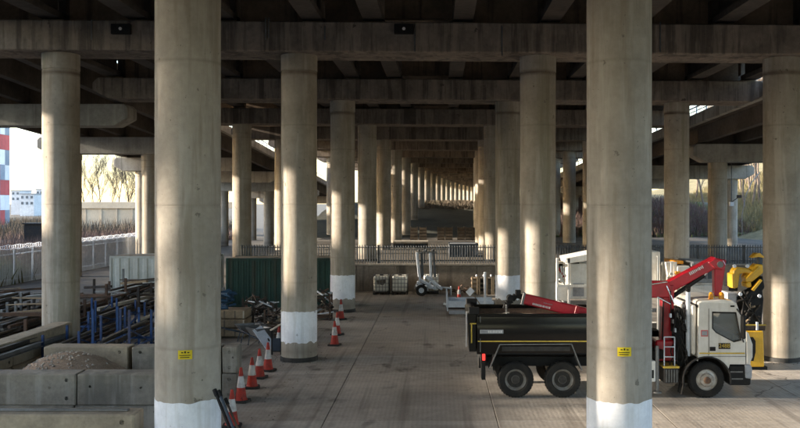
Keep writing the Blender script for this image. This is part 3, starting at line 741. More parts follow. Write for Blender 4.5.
    MB().box(6.3, 6.95, YC-.35, YC+.35, .95, 1.55).build('crane_base', 'crane_red', t, bevel=.04)
    post = beam(Q(666,352), Q(667,284), .36, .34, .36, 'crane_post')
    b1_ = beam(Q(660,291), Q(716,261), .34, .32, .32, 'inner_boom')
    beam(Q(648,289), Q(668,289), .48, .46, .42, 'slew_head')
    b2_ = beam(Q(719,259), Q(716.5,296), .36, .18, .28, 'outer_boom')
    MB().prism([Q(706,262), Q(713,257.5), Q(721,259), Q(724.5,265), Q(721,270), Q(712,268)], 'y', YC-.19, YC+.19).build('boom_knuckle', 'crane_red', t, bevel=.03)
    MB().lathe([(0,-.03),(.09,-.03),(.09,.02),(0,.02)], 16, (Q(718,264)[0], YC-.2, Q(718,264)[1]), 'y').build('pivot_pin', 'grey_steel', b2_)
    MB().tube(Vector((Q(672,296)[0], YC-.1, Q(672,296)[1])), Vector((Q(703,275)[0], YC-.1, Q(703,275)[1])), .065, n=12).build('boom_ram', 'chassis_black', b1_)
    MB().tube(Vector((Q(703,275)[0], YC-.1, Q(703,275)[1])), Vector((Q(711,266)[0], YC-.1, Q(711,266)[1])), .04, n=10).build('ram_rod', 'chrome', b1_)
    MB().box(Q(715,0)[0], Q(718.6,0)[0], YC-.1, YC+.1, Q(0,301)[1], Q(0,295)[1]).build('boom_tip', 'stripe_yellow', b2_, bevel=.02)
    for a, b in (((646,284),(665,281)), ((655,296),(668,303)), ((664,285),(672,303)), ((668,290),(669,330)), ((661,300),(660,345))):
        (xa, za), (xb, zb2) = Q(*a), Q(*b)
        MB().tube((xa, YC-.27, za), (xb, YC-.27, zb2), .022, n=6).build('crane_hose', 'chassis_black' if b[1] > 310 else 'chrome', post)
    # maker lettering along the inner boom and the stowed jib (flat print)
    def lettering(par, a, b, n, h, y, m_):
        a = Vector(Q(*a)); b = Vector(Q(*b)); d = (b-a)/n
        rr_ = random.Random(n)
        for k in range(n):
            c0 = a+d*k; 
            MB().bar((c0.x, y, c0.y), (c0.x+d.x*.62, y, c0.y+d.y*.62), .004, h*rr_.choice((.7,1,1)), up=(-d.y, 0, d.x)).build('letter', m_, par)
    lettering(b1_, (688,273.5), (702,266), 9, .09, YC-.163, 'print_white')
    jib = beam(Q(522,298), Q(646,328), .30, .34, .30, 'stowed_jib')
    lettering(jib, (532,303.2), (550,307.6), 12, .06, YC-.153, 'print_white')
    lettering(jib, (543,302.2), (552,304.4), 8, .03, YC-.153, 'print_grey')
    beam(Q(521.5,297.9), Q(524,298.5), .36, .36, .34, 'jib_collar', 'grey_steel', jib, .01)
    beam(Q(574,310.5), Q(578,311.5), .33, .33, .33, 'jib_collar', 'crane_red', jib, .01)
    # hook head and grab rotator
    gr = MB(); pts = [(522,297),(516,295),(512,300),(507,303),(505,309)]
    for a, b in zip(pts[:-1], pts[1:]):
        (xa, za), (xb, zb2) = Q(*a), Q(*b); gr.bar((xa, YC, za), (xb, YC, zb2), .16, .15)
    (xa, za) = Q(518,292); gr.box(xa-.08, xa+.08, YC-.1, YC+.1, za-.1, za+.06)
    (xa, za) = Q(510,298); gr.tube((xa, YC-.15, za), (xa, YC+.15, za), .1, n=12)
    gr.build('rotator', 'chassis_black', jib, bevel=.015)
    (xa, za), (xb, zb2) = Q(506,304), Q(506,313)
    MB().tube((xa, YC-.12, za), (xb, YC-.12, zb2), .03, n=8).build('hook_link', 'chrome', jib)
    (xa, za), (xb, zb2) = Q(494,315), Q(509,312.5)
    MB().bar((xa, YC-.2, za), (xb, YC-.2, zb2), .06, .07).build('grab_jaw', 'bright_timber', jib)
    return t
build_truck()

# ------------------------------------------------------------------ block walls of the material bays
def block_proto(L, H=.75, D=.62, m='block_concrete'):
    o = MB().box(-L/2, L/2, -D/2, D/2, .006, H-.006).build('block', m, origin=(0,0,0), bevel=rnd.uniform(.02,.04))
    for v in o.data.vertices:
        v.co.x += rnd.uniform(-.014,.014); v.co.z += rnd.uniform(-.01,.004)
    return o
hole_me = None
def block_wall(label, runs, base):
    """runs: list of (x0, y0, x1, y1, z, material) blocks; the camera-side face carries lifting holes"""
    global hole_me
    t = thing('block_wall', label, 'wall', base, 'concrete block walls')
    for (x0, y0, x1, y1, z, m) in runs:
        L = math.hypot(x1-x0, y1-y0)-.025; a = math.atan2(y1-y0, x1-x0)
        o = block_proto(L, m=m); WPOS[o.name] = Vector(((x0+x1)/2+rnd.uniform(-.012,.012), (y0+y1)/2+rnd.uniform(-.015,.015), z))
        o.parent = t; o.location = WPOS[o.name]-WPOS[t.name]; o.rotation_euler = (0, 0, a+rnd.uniform(-.004,.004))
        for (hx, hz, r_) in ((L/2-.22, .60, .045), (L/2-.22, .17, .045), (-L/2+.22, .60, .045) if rnd.random() < .5 else (-L/2+.3, .45, .03), (L/2-.62, .42, .03)):
            h = MB().lathe([(r_,-.002),(r_*.98,.0015),(0,.0015)], 14, (hx, -.3115, hz), 'y').build('lifting_hole', 'print_black', origin=(0,0,0)); h.parent = o; h.location = (0,0,0)
    return t
B, T_ = 'block_concrete', 'block_tan'
runs = []
YM = 21.1
for z in (.0, .75):
    s = 0 if z else -.08
    for xa, xb in ((-12.6,-10.6), (-10.6,-8.44), (-8.44,-6.3)): runs.append((xa+s, YM+.31, xb+s, YM+.31, z, B))
block_wall('two tier grey concrete block wall in front of the sand heap', runs, (-9, YM, 0))
runs = []
for z in (0, .75):
    for xa, xb in ((-10.95,-8.60), (-8.5,-6.05), (-6.0,-5.55)):
        runs.append((xa, 25.35, xb, 25.35, z, T_ if xa < -9 else B))
block_wall('two tier tan concrete block wall behind the sand heap', runs, (-8, 25.35, 0))
runs = []
for z in (0, .75):
    for k in range(4):
        runs.append((-12.6, 21.8+k*2.15, -12.62, 23.95+k*2.15, z, T_))
block_wall('tan concrete block wall running away from camera at far left', runs, (-12.6, 26, 0))
runs = []
for z in (0, .75):
    for xa, xb in ((-11.2,-8.9), (-8.9,-5.72)): runs.append((xa, 17.35, xb, 17.35, z, T_))
front = block_wall('nearest tan concrete block wall at the bottom left corner', runs, (-8, 17.35, 0))
o = MB().box(-10.8, -5.95, 17.3, 17.42, 1.495, 1.53).build('lifting_bar', 'grey_steel', front, bevel=.008)
# sand heap
mb = MB(); N, M = 34, 22; r = random.Random(4); v = []
for j in range(M):
    for i in range(N):
        x = -12.2+i*(6.0/(N-1)); y = 21.85+j*(3.15/(M-1))
        z = 1.55*math.exp(-((x+9.75)/2.1)**2*1.0-((y-23.9)/1.9)**2)+r.uniform(-.03,.03)
        v.append((x, y, max(.0, z)))
mb.add(v, [(j*N+i, j*N+i+1, (j+1)*N+i+1, (j+1)*N+i) for j in range(M-1) for i in range(N-1)], True)
tag(struct(mb.build('sand_heap', 'sand', recalc=False), 'stuff'), 'heap of brown sand and pebbles between the block walls', 'sand')
mb = MB()
for k in range(420):
    x = -10.3+r.gauss(0, .75); y = 23.5+r.gauss(0, .75)
    z = 1.55*math.exp(-((x+9.75)/2.1)**2-((y-23.9)/1.9)**2)
    q = r.uniform(.015, .05); a = r.uniform(0, 3)
    mb.add([(x+q*math.cos(a), y+q*math.sin(a), z), (x-q*math.sin(a), y+q*math.cos(a), z), (x-q*math.cos(a), y-q*math.sin(a), z), (x+q*math.sin(a), y-q*math.cos(a), z), (x, y, z+q*.9), (x, y, z-q*.5)],
           [(0,1,4),(1,2,4),(2,3,4),(3,0,4),(1,0,5),(2,1,5),(3,2,5),(0,3,5)])
tag(struct(mb.build('pebbles', 'pebble'), 'stuff'), 'pale pebbles scattered over the sand heap', 'pebbles')
# steel beams lying across the side wall
for k, (a, b, w_, m, lab) in enumerate((((0,360,24.2), (66,337.5,29.8), .13, 'grey_steel', 'grey steel beam laid along the left bay wall, nearer one'),
                                     ((0,353,24.8), (62,333,30.4), .11, 'dark_steel', 'dark steel beam laid along the left bay wall, farther one'))):
    p, q = PT(*a), PT(*b); d = (q-p)*.15; p = p-d
    mb = MB(); mb.bar(p, q, w_*1.2, .02); mb.bar(p+Vector((0,0,.13)), q+Vector((0,0,.13)), w_*1.2, .02); mb.bar(p+Vector((0,0,.065)), q+Vector((0,0,.065)), .02, .11)
    tag(mb.build('steel_beam', m), lab, 'beam', 'steel beams by the bay')

# ------------------------------------------------------------------ cones
def cone():
    t = thing('traffic_cone', 'x', 'cone', (0,0,0), 'traffic cones')
    MB().prism([(-.24,-.19),(-.19,-.24),(.19,-.24),(.24,-.19),(.24,.19),(.19,.24),(-.19,.24),(-.24,.19)], 'z', 0, .07).build('base', 'cone_base', t, bevel=.012)
    MB().lathe([(.19,.071),(.175,.10),(.165,.12),(.038,.97),(.03,.985),(0,.985)], 22, (0,0,0)).build('cone_body', 'cone_red', t)
    rr = lambda z: .165-(z-.12)*(.127/.85)+.003
    MB().lathe([(rr(.42)-.003,.42),(rr(.42),.422),(rr(.74),.74),(rr(.74)-.003,.742)], 22, (0,0,0)).build('reflective_sleeve', 'cone_white', t)
    return t
cones = [((268,371), 'red and white cone nearest the second left column, end of the row'),
         ((259.5,378), 'red and white cone second from the painted column in the row'),
         ((252,388), 'red and white cone in the middle of the left row'),
         ((241,402), 'red and white cone standing right of the block wall end'),
         ((232,427), 'nearest red and white cone, beside the front left column'),
         ((279,351), 'small red and white cone left of the second left column'),
         ((334.6,345.6), 'red cone right of the second left column, nearest of its cluster'),
         ((337.2,335), 'red cone behind another near the third left column'),
         ((341,319.5), 'farthest red cone at the foot of the third left column'),
         ((459,300), 'small red and white cone standing just beyond the grey flat trailer')]
cp = cone()
for k, ((px, py), lab) in enumerate(cones):
    Y = 5.5*900/(py-203); c = cp if k == 0 else copy_tree(cp)
    loc = (X(px, Y), Y, 0); c.location = loc; WPOS[c.name] = Vector(loc); c['label'] = lab; c.rotation_euler = (0, 0, rnd.uniform(-.7,.7)); c.scale = (.95, .95, rnd.uniform(.9,.98))
    if px == 459: c.scale = (.8,.8,.8)
# poles leaning on the front column
for k, (a, b, r_, m, lab) in enumerate((((215,391), (234,440), .028, 'chassis_black', 'black pole leaning on the front left column, leftmost of three'),
                                    ((219,392), (238,441), .026, 'dark_blue_paint', 'dark blue pole leaning on the front left column, middle of three'),
                                    ((226,400), (243,441), .022, 'rusty_steel', 'rusty red pole leaning on the front left column, rightmost of three'))):
    p = PT(*a, 16.75); q = PT(*b, 16.3); d = (q-p).normalized(); q = p+d*(p.z/(-d.z))
    mb = MB().tube(p, q, r_, n=12)
    o = mb.build('leaning_pole', m); tag(o, lab, 'pole', 'poles leaning on the column')
    MB().tube(p-d*.03, p+d*.10, r_*1.5, n=12).build('end_cap', 'chassis_black', o)

# ------------------------------------------------------------------ containers
def container(name, lab, x0, x1, y0, y1, z0, h, m, roof, rib=.28, dep=.045):
    t = thing(name, lab, 'container', ((x0+x1)/2, (y0+y1)/2, z0))
    def corr(a, b, fixed, axis, out):
        mb = MB(); n = int((b-a)/rib); pr = []
        for i in range(n):
            u = a+(b-a)*i/n; p = (b-a)/n
            pr += [(u, 0), (u+p*.38, 0), (u+p*.5, dep), (u+p*.88, dep)]
        pr.append((b, 0)); v = []
        for u, d in pr:
            for z in (z0+.16, z0+h-.12):
                v.append((u, fixed-out*d*-1-out*dep, z) if axis == 'x' else (fixed-out*d*-1-out*dep, u, z))
        mb.add(v, [(2*i, 2*i+2, 2*i+3, 2*i+1) for i in range(len(pr)-1)])
        return mb.build('corrugated_side', m, t, recalc=False)
    corr(x0+.1, x1-.1, y0+.01, 'x', -1); corr(x0+.1, x1-.1, y1-.01, 'x', 1)
    corr(y0+.1, y1-.1, x0+.01, 'y', -1); corr(y0+.1, y1-.1, x1-.01, 'y', 1)
    for xx in (x0, x1-.12):
        for yy in (y0, y1-.12): MB().box(xx, xx+.12, yy, yy+.12, z0, z0+h).build('corner_post', m, t, bevel=.01)
    for yy in (y0, y1-.1):
        MB().box(x0+.12, x1-.12, yy+.0, yy+.1, z0, z0+.16).build('bottom_rail', m, t); MB().box(x0+.12, x1-.12, yy, yy+.1, z0+h-.12, z0+h).build('top_rail', m, t)
    MB().box(x0+.1, x1-.1, y0+.1, y1-.1, z0+h-.06, z0+h-.02).build('roof', roof, t)
    MB().box(x0+.1, x1-.1, y0+.1, y1-.1, z0+.05, z0+.12).build('floor', roof, t)
    return t
container('green_container', 'dark green corrugated shipping container behind the left columns', -11.1, -5.2, 47.3, 49.7, 0, 2.6, 'green_paint', 'container_roof')
container('white_container', 'white ribbed storage container by the left palisade fence', -18.2, -12.4, 50, 52.4, 0, 2.55, 'container_white', 'container_roof', .5, .06)
container('site_container', 'low dark blue container behind the fence on the terrace', X(449,64), X(478,64), 64, 66.4, TZ, .95, 'dark_blue_paint', 'far_roof', .3)
t = thing('open_shed', 'low dark shed with pale flat roof on the terrace', 'shed', (X(410,76), 77, TZ))
MB().box(X(393,76), X(428,76), 76, 79, Zh(243.4,76), Zh(241.6,76)).build('roof', 'block_concrete', t)
for px in (394, 405, 416, 427):
    for yy in (76.1, 78.8): MB().box(X(px,76)-.06, X(px,76)+.06, yy, yy+.12, TZ, Zh(243.5,76)).build('post', 'dark_steel', t)
MB().box(X(394,76), X(427,76), 78.9, 79.0, TZ, Zh(243.5,76)).build('back_wall', 'dark_blue_paint', t)
# row of tan crates on the bank foot
for k, px in enumerate((414, 423, 441, 449, 461, 469, 476)):
    Y = 93; x = X(px, Y); t = thing('timber_crate', 'x', 'crate', (x, Y, TZ), 'crates on the terrace')
    t['label'] = ('tan timber crate, %s from the left in the far row' % ('first','second','third','fourth','fifth','sixth','seventh')[k])
    w_ = .38
    for j in range(4): MB().box(x-w_, x+w_, Y-.3, Y-.27, TZ+.12+j*.32, TZ+.36+j*.32).build('plank', 'old_timber', t)
    for sx in (-w_, w_-.08): MB().box(x+sx, x+sx+.08, Y-.27, Y+.5, TZ, TZ+1.4).build('post', 'old_timber', t)
    MB().box(x-w_+.08, x+w_-.08, Y-.2, Y+.45, TZ+.05, TZ+1.2).build('load', 'dark_steel' if k % 2 else 'rusty_steel', t)

# ------------------------------------------------------------------ tanks
def ibc(x, y, lab, stain):
    t = thing('liquid_tank', lab, 'tank', (x, y, 0), 'white caged liquid tanks')
    MB().box(x-.44, x+.44, y-.54, y+.54, .17, 1.12).build('bottle', 'ibc_white', t, bevel=.07)
    MB().lathe([(.12,1.12),(.12,1.16),(0,1.16)], 14, (x, y, 0)).build('cap', 'chassis_black', t)
    cg = MB()
    for yy in (y-.56, y+.56):
        for k in range(6): cg.tube((x-.47+k*.188, yy, .16), (x-.47+k*.188, yy, 1.15), .016, n=5)
        for k in range(5): cg.tube((x-.48, yy, .22+k*.23), (x+.48, yy, .22+k*.23), .016, n=5)
    for xx in (x-.47, x+.47):
        for k in range(6): cg.tube((xx, y-.56+k*.224, .16), (xx, y-.56+k*.224, 1.15), .016, n=5)
        for k in range(5): cg.tube((xx, y-.56, .22+k*.23), (xx, y+.56, .22+k*.23), .016, n=5)
    cg.build('cage', 'grey_steel', t)
    pl = MB().box(x-.48, x+.48, y-.56, y+.56, .1, .155).build('pallet', 'dark_steel', t)
    for xx in (x-.42, x, x+.42): MB().box(xx-.06, xx+.06, y-.55, y+.55, 0, .1).build('pallet_foot', 'dark_steel', pl)
    if stain: MB().prism([(x-.28,.86),(x+.26,.9),(x+.3,.7),(x+.1,.56),(x-.1,.62),(x-.22,.6)], 'y', y-.546, y-.541).build('stained_label', 'label_dark', t)
ibc(X(381.5,54.6), 54.6, 'white caged tank with dark stained label below the retaining wall', True)
ibc(X(400,54.6), 54.6, 'plain white caged tank between the stained tank and the trailer', False)
ibc(X(431,54.9), 54.9, 'white caged tank mostly hidden behind the mast trailer', False)

# ------------------------------------------------------------------ mast trailer
def mast_trailer():
    Y = 53.6; q = lambda px, py: (X(px,Y), Zh(py,Y))
    t = thing('mast_trailer', 'silver towable trailer with folded braces and two upright masts', 'trailer', (X(423,Y), Y, 0))
    for yy in (Y-.5, Y+.6):
        wl = MB().lathe([(.16,0),(.30,.0),(.34,.04),(.34,.16),(.30,.2),(.16,.2)], 24, (X(421.5,Y), yy, .34), 'y').build('wheel', 'rubber', t)
        MB().lathe([(.16,.02),(.10,.05),(0,.05)], 18, (X(421.5,Y), yy, .34), 'y').build('rim', 'galvanised', wl)
        mg = MB()
        for a0, a1 in zip(lin(R(10),R(170),9)[:-1], lin(R(10),R(170),9)[1:]):
            mg.bar((X(421.5,Y)+.42*math.cos(a0), yy+.1, .36+.42*math.sin(a0)), (X(421.5,Y)+.42*math.cos(a1), yy+.1, .36+.42*math.sin(a1)), .24, .02, up=(math.cos(a0),0,math.sin(a0)))
        mg.build('mudguard', 'galvanised', t)
    MB().box(X(416,Y), X(441,Y), Y-.35, Y+.45, .42, .56).build('chassis', 'galvanised', t, bevel=.02)
    for a, b, w_ in (((419,279),(436,289),.11), ((426,276),(442,289),.13), ((417,282),(428,290),.09), ((418,291),(420,276),.10), ((436,289),(430,276),.09), ((424,290),(433,279),.08)):
        for yy in (Y-.38, Y+.42):
            (x0, z0), (x1, z1) = q(*a), q(*b); MB().bar((x0, yy, z0), (x1, yy, z1), w_, w_).build('brace', 'galvanised', t, bevel=.015)
    for px0, px1, wd in ((417,419.5,.22), (421.5,422.5,.2), (430,431,.2), (433.5,435,.2)):
        x0, x1 = X(px0,Y), X(px1,Y)
        MB().bar((x1, Y, Zh(277,Y)), (x0, Y, Zh(252.5,Y)), wd*.75, wd).build('mast', 'galvanised' if px0 in (417,430) else 'dark_rail', t, bevel=.015)
    pn = MB().bar((X(416,Y), Y, Zh(252,Y)), (X(437,Y), Y, Zh(252,Y)), .12, .08).build('mast_head', 'grey_steel', t, bevel=.015)
    for k in range(3): MB().box(X(418+k*7,Y), X(418+k*7,Y)+.14, Y-.12, Y+.1, Zh(252,Y)+.045, Zh(252,Y)+.17).build('head_fitting', 'dark_rail', pn, bevel=.015)
    MB().bar((X(441,Y), Y, .48), (X(452,Y), Y, .42), .09, .09).build('drawbar', 'galvanised', t)
    MB().tube((X(451,Y), Y, 0), (X(451,Y), Y, .55), .035, n=8).build('jockey_leg', 'galvanised', t)
mast_trailer()
# grey tank trailer right of centre
Y = 43.2; t = thing('flat_trailer', 'low grey flat trailer parked left of the black tipper body', 'trailer', (X(470,Y), Y+.8, 0))
MB().box(X(448,Y), X(494,Y), Y+.1, Y+1.7, .52, .60).build('deck', 'plate_grey', t, bevel=.02)
for yy in (Y+.06, Y+1.7): MB().box(X(448,Y), X(494,Y), yy, yy+.04, .48, .80).build('side_board', 'galvanised', t, bevel=.01)
MB().box(X(448,Y), X(448,Y)+.04, Y+.1, Y+1.7, .61, .82).build('tail_board', 'galvanised', t)
for yy in (Y+.3, Y+1.4): MB().box(X(447,Y), X(497,Y), yy, yy+.08, .36, .515).build('chassis_rail', 'dark_steel', t)
MB().box(X(449,Y), X(469,Y), Y+.0, Y+.05, .16, .34).build('rear_guard', 'plate_grey', t, bevel=.01)
for px in (474, 481):
    for yy in (Y+.0, Y+1.6): MB().lathe([(0,0),(.13,0),(.22,.0),(.25,.03),(.25,.15),(.22,.18),(0,.18)], 22, (X(px,Y), yy, .25), 'y').build('wheel', 'rubber', t)
MB().bar((X(447.5,Y), Y+.05, .3), (X(447,Y), Y+.05, 1.25), .06).build('frame_post', 'galvanised', t)
MB().bar((X(447,Y), Y+1.7, .3), (X(447,Y), Y+1.7, 1.25), .06).build('frame_post', 'galvanised', t)
MB().tube((X(446,Y), Y+.05, .62), (X(443.5,Y), Y+.05, .66), .06, n=8).build('lamp', 'machine_white', t)
p = PT(470.5, 292, 42); q = PT(480, 301, 42.4)
t = thing('tilted_sign', 'small white square board tilted on a pole beyond the tipper tailgate', 'sign', (q.x, q.y, 0))
mb = MB(); mb.bar(p+Vector((-.13,0,-.1)), p+Vector((.1,0,.13)), .03, .28, up=(1,0,-1)); mb.build('board', 'panel_white', t)
MB().tube(p+Vector((.1,.03,-.08)), (q.x+.5, q.y, 0), .025, n=6).build('pole', 'timber', t)
p = PT(485, 272, 41); MB_ = MB().box(p.x-.05, p.x+.05, 40.95, 41.05, 0, p.z)
tag(MB_.build('marker_post', 'galvanised', bevel=.01), 'slim pale post standing beyond the tipper tailgate', 'post')
for k, px in enumerate((474.5, 481.5, 489, 495.5)):
    Y = 54.4; x = X(px, Y); t = thing('pallet_stack', 'brown timber pallet cage by the retaining wall, %s from the left' % ('first','second','third','fourth')[k], 'pallets', (x, Y, 0), 'pallet cages by the wall')
    for j in range(2): MB().box(x-.19+j*.3, x-.1+j*.3, Y-.5, Y-.42, 0, 1.1).build('post', 'timber', t, bevel=.01)
    for j in range(4): MB().box(x-.2, x+.2, Y-.42, Y+.4, .1+j*.26, .2+j*.26).build('slat', 'timber' if k == 0 else 'old_timber', t)
    MB().box(x-.16, x+.16, Y-.36, Y+.3, .12, .95).build('load', 'chassis_black' if k % 2 else 'wall_brown', t)
    MB().lathe([(0,1.1),(.05,1.1),(.05,1.2),(0,1.22)], 8, (x+.1, Y-.46, 0)).build('cap', 'panel_white', t)
mb = MB()
for k in range(26):
    x = X(462,54)+rnd.gauss(0,.35); y = 54.3+rnd.gauss(0,.2); z = abs(rnd.gauss(0,.16)); mb.bar((x,y,z), (x+rnd.uniform(-.4,.4), y+rnd.uniform(-.2,.2), z+rnd.uniform(0,.15)), .06)
tag(struct(mb.build('red_debris', 'rusty_steel'), 'stuff'), 'low heap of reddish scrap against the retaining wall', 'scrap')
# ------------------------------------------------------------------ white lorry and machinery behind the tipper
def white_machine():
    Y = 34.0; q = lambda px, py: (X(px,Y), Zh(py,Y))
    t = thing('pump_machine', 'white steel framed pump machine standing behind the tipper body', 'machine', (X(575,Y), Y+.8, 0))
    bx = lambda n, m, px0, px1, py0, py1, y0, y1, b=.02: MB().box(X(px0,Y), X(px1,Y), Y+y0, Y+y1, Zh(py1,Y), Zh(py0,Y)).build(n, m, t, bevel=b)
    for px in (557.5, 569, 597):
        for yy in (.0, 1.6): bx('frame_post', 'machine_white', px-1.1, px+1.1, 258, 345, yy, yy+.08, .008)
    for py in (286, 312): bx('cross_rail', 'machine_white', 557, 600, py-1.3, py+1.3, -.02, -.001, .005)
    MB().prism([q(565,258), q(600,251), q(600,259), q(567,264)], 'y', Y+.0, Y+1.6).build('hood', 'machine_white', t, bevel=.03)
    bx('body_panel', 'machine_white', 571, 600, 264, 300, .25, 1.5, .03)
    bx('recess', 'plate_grey', 574, 585, 284, 297, .23, .249, 0)
    bx('dark_intake', 'chassis_black', 570, 580, 259.5, 264, .15, .24, .01)
    rr = random.Random(3)
    for k in range(11):
        (x, z) = q(rr.uniform(558,568), rr.uniform(264,282)); s = rr.uniform(.05,.13)
        MB().box(x-s, x+s, Y+.1, Y+.1+s*2, z-s, z+s).build('pump_part', rr.choice(['machine_white','machine_white','galvanised','bright_timber']), t, bevel=.02)
    for k in range(5):
        (x, z) = q(rr.uniform(558,566), rr.uniform(262,280)); (x2, z2) = q(rr.uniform(558,568), rr.uniform(262,284))
        MB().tube((x, Y+.05, z), (x2, Y+.05, z2), .035, n=8).build('pipe', 'cone_red' if k == 2 else 'machine_white', t)
    MB().prism([q(557,283), q(568,287), q(568,302), q(557,300)], 'y', Y+.2, Y+1.2).build('chute', 'machine_white', t, bevel=.02)
    MB().box(X(555,Y), X(602,Y), Y-.05, Y+1.7, .35, .6).build('skid', 'dark_steel', t, bevel=.02)
    for px in (560, 596): MB().box(X(px,Y)-.1, X(px,Y)+.1, Y-.05, Y+1.7, 0, .35).build('skid_foot', 'dark_steel', t)
white_machine()
def white_lorry():
    Y = 33.0; q = lambda px, py: (X(px,Y), Zh(py,Y))
    t = thing('white_lorry', 'white works lorry with open frame body parked behind the crane', 'lorry', (X(690,Y), Y+1.2, 0))
    def bx(n, m, px0, px1, py0, py1, y0=0, y1=2.3, b=.03, par=None): return MB().box(X(px0,Y), X(px1,Y), Y+y0, Y+y1, Zh(py1,Y), Zh(py0,Y)).build(n, m, par or t, bevel=b)
    bx('flat_bed', 'machine_white', 640, 700, 330, 338)
    for px in (651, 658.5, 672, 676):
        bx('frame_post', 'machine_white', px-1.2, px+1.2, 262 if px > 660 else 256, 330, .02, .12, .01)
    bx('side_box', 'machine_white', 644, 667, 253, 300, 1.0, 2.2)
    bx('box_recess', 'plate_grey', 648, 654, 268, 272, .98, .999, 0)
    bx('tool_locker', 'machine_white', 677, 690, 266, 300)
    MB().prism([q(668,263), q(676,262), q(680,290), q(672,290)], 'y', Y+.3, Y+.5).build('stay', 'machine_white', t)
    cb = bx('cab', 'machine_white', 684, 719, 284, 345, 0, 2.3, .08)
    bx('cab_upper', 'plate_grey', 693, 714, 262, 283.8, .1, 2.2, .05, cb)
    for a, b in ((695,700), (702,707), (708.5,712.5)): bx('upper_window', 'far_glass', a, b, 266, 279, .085, .099, 0, cb)
    lbp = bx('beacon_bar', 'amber', 677, 686, 261.5, 264.5, .3, 1.9, .02)
    bx('beacon_mount', 'chassis_black', 678, 685, 264.6, 266, .5, 1.7, 0, lbp)
    bx('roof_rail', 'machine_white', 692, 718, 283, 284.6, -.02, -.001, 0, cb)
    rr = random.Random(8)
    for k in range(10):
        (x, z) = q(rr.uniform(668,690), rr.uniform(272,300)); s = rr.uniform(.05,.14)
        MB().box(x-s, x+s, Y-.15, Y-.15+s, z-s*.7, z+s*.7).build('fitting', rr.choice(['machine_white','bright_timber','galvanised','amber']), t, bevel=.015)
    for px in (652, 706):
        for yy in (0, 2.0): MB().lathe([(0,0),(.25,0),(.43,.0),(.46,.04),(.46,.24),(.43,.28),(0,.28)], 26, (X(px,Y), Y+yy, .46), 'y').build('wheel', 'rubber', t)
    MB().box(X(642,Y), X(717,Y), Y+.4, Y+1.9, .45, .85).build('chassis', 'chassis_black', t)
white_lorry()
def yellow_machine():
    Y = 29.6; q = lambda px, py: (X(px,Y), Zh(py,Y))
    t = thing('yellow_excavator_crane', 'yellow hydraulic machine with folded arm beside the right column', 'machine', (X(755,Y), Y+.6, 0))
    body = MB().prism([q(741,331), q(763.5,331), q(764.5,367), q(741,367)], 'y', Y, Y+1.3).build('body', 'machine_yellow', t, bevel=.03)
    pts = [q(750,337), q(753,337), q(755.5,341), q(755.5,352), q(753.5,361), q(751,361), q(752,350), q(751.5,343)]
    MB().prism(pts, 'y', Y-.012, Y-.002).build('body_slot', 'chassis_black', body)
    MB().box(X(740,Y), X(768,Y), Y+.05, Y+1.3, 0, Zh(367,Y)-.002).build('base', 'chassis_black', t)
    MB().box(X(738,Y), X(766,Y), Y+.05, Y+1.2, Zh(331,Y)+.002, Zh(326,Y)).build('deck', 'dark_steel', t, bevel=.02)
    MB().box(X(739,Y), X(766,Y), Y-.02, Y+.03, Zh(325.6,Y), Zh(324.4,Y)).build('handrail', 'stripe_yellow', t)
    MB().box(X(756,Y), X(758,Y), Y-.04, Y+.02, Zh(330,Y), Zh(322,Y)).build('lamp', 'panel_white', t)
    def seg(n, m, pts, y0, y1, b=.03, par=None): return MB().prism([q(*p) for p in pts], 'y', Y+y0, Y+y1).build(n, m, par or t, bevel=b)
    seg('mast', 'chassis_black', [(742,326), (745,300), (752,293), (764,288), (766,300), (764,326)], .2, .9)
    seg('lower_arm', 'chassis_black', [(746,299), (758,281), (764,276), (766,288), (757,299)], .1, .5)
    seg('upper_arm', 'machine_yellow', [(745,277), (757,264), (763.5,265), (764,273), (753,282), (747,283)], .05, .45)
    seg('arm_link', 'machine_yellow', [(744.5,280), (746,277.5), (758,266), (760,268)], -.05, .04)
    seg('arm_plate', 'machine_yellow', [(746,283), (751,281.5), (752,287), (747,288)], .0, .5)
    seg('ram', 'machine_yellow', [(751,289.5), (753.5,291), (762,280.5), (760,279)], -.06, .08, .01)
    seg('bucket_arm', 'machine_yellow', [(733.5,271), (737,267), (748,268.5), (754,272), (752,275), (746,273), (740,274), (738,288), (733,288)], .0, .4)
    seg('bucket_edge', 'machine_yellow', [(731.5,274), (734,273), (735,288.5), (732,288)], -.05, .45, .01)
    seg('post', 'dark_blue_paint', [(759.5,265), (763.5,265), (763.5,256), (760,256)], .1, .35)
    seg('head', 'machine_yellow', [(752.5,258), (754.5,256), (757,253.5), (760,253), (764,256.5), (764,258), (759,257)], .0, .4, .01)
    rr = random.Random(2)
    for k in range(12):
        (x, z) = q(rr.uniform(738,764), rr.uniform(290,326)); (x2, z2) = q(rr.uniform(738,764), rr.uniform(290,326))
        MB().tube((x, Y+.12, z), (x2, Y+.12, z2), .035, n=8).build('hose', rr.choice(['rubber','rubber','dark_steel','timber']), t)
    for (px, py) in ((734,266), (747,266), (759,296), (740,294)):
        (x, z) = q(px, py); MB().lathe([(0,-.06),(.055,-.06),(.06,0),(0,.02)], 12, (x, Y-.02, z), 'y').build('work_lamp', 'panel_white', t)
    MB().box(X(731,Y), X(741,Y), Y+.3, Y+.9, Zh(292,Y), Zh(287,Y)).build('control_box', 'chassis_black', t, bevel=.02)
    MB().box(X(729,Y), X(739,Y), Y+.2, Y+.9, Zh(308,Y), Zh(293,Y)).build('cabinet', 'plate_grey', t, bevel=.03)
    MB().box(X(729,Y)+.02, X(739,Y)-.02, Y+.25, Y+.9, 0, Zh(308,Y)).build('pedestal', 'chassis_black', t)
yellow_machine()

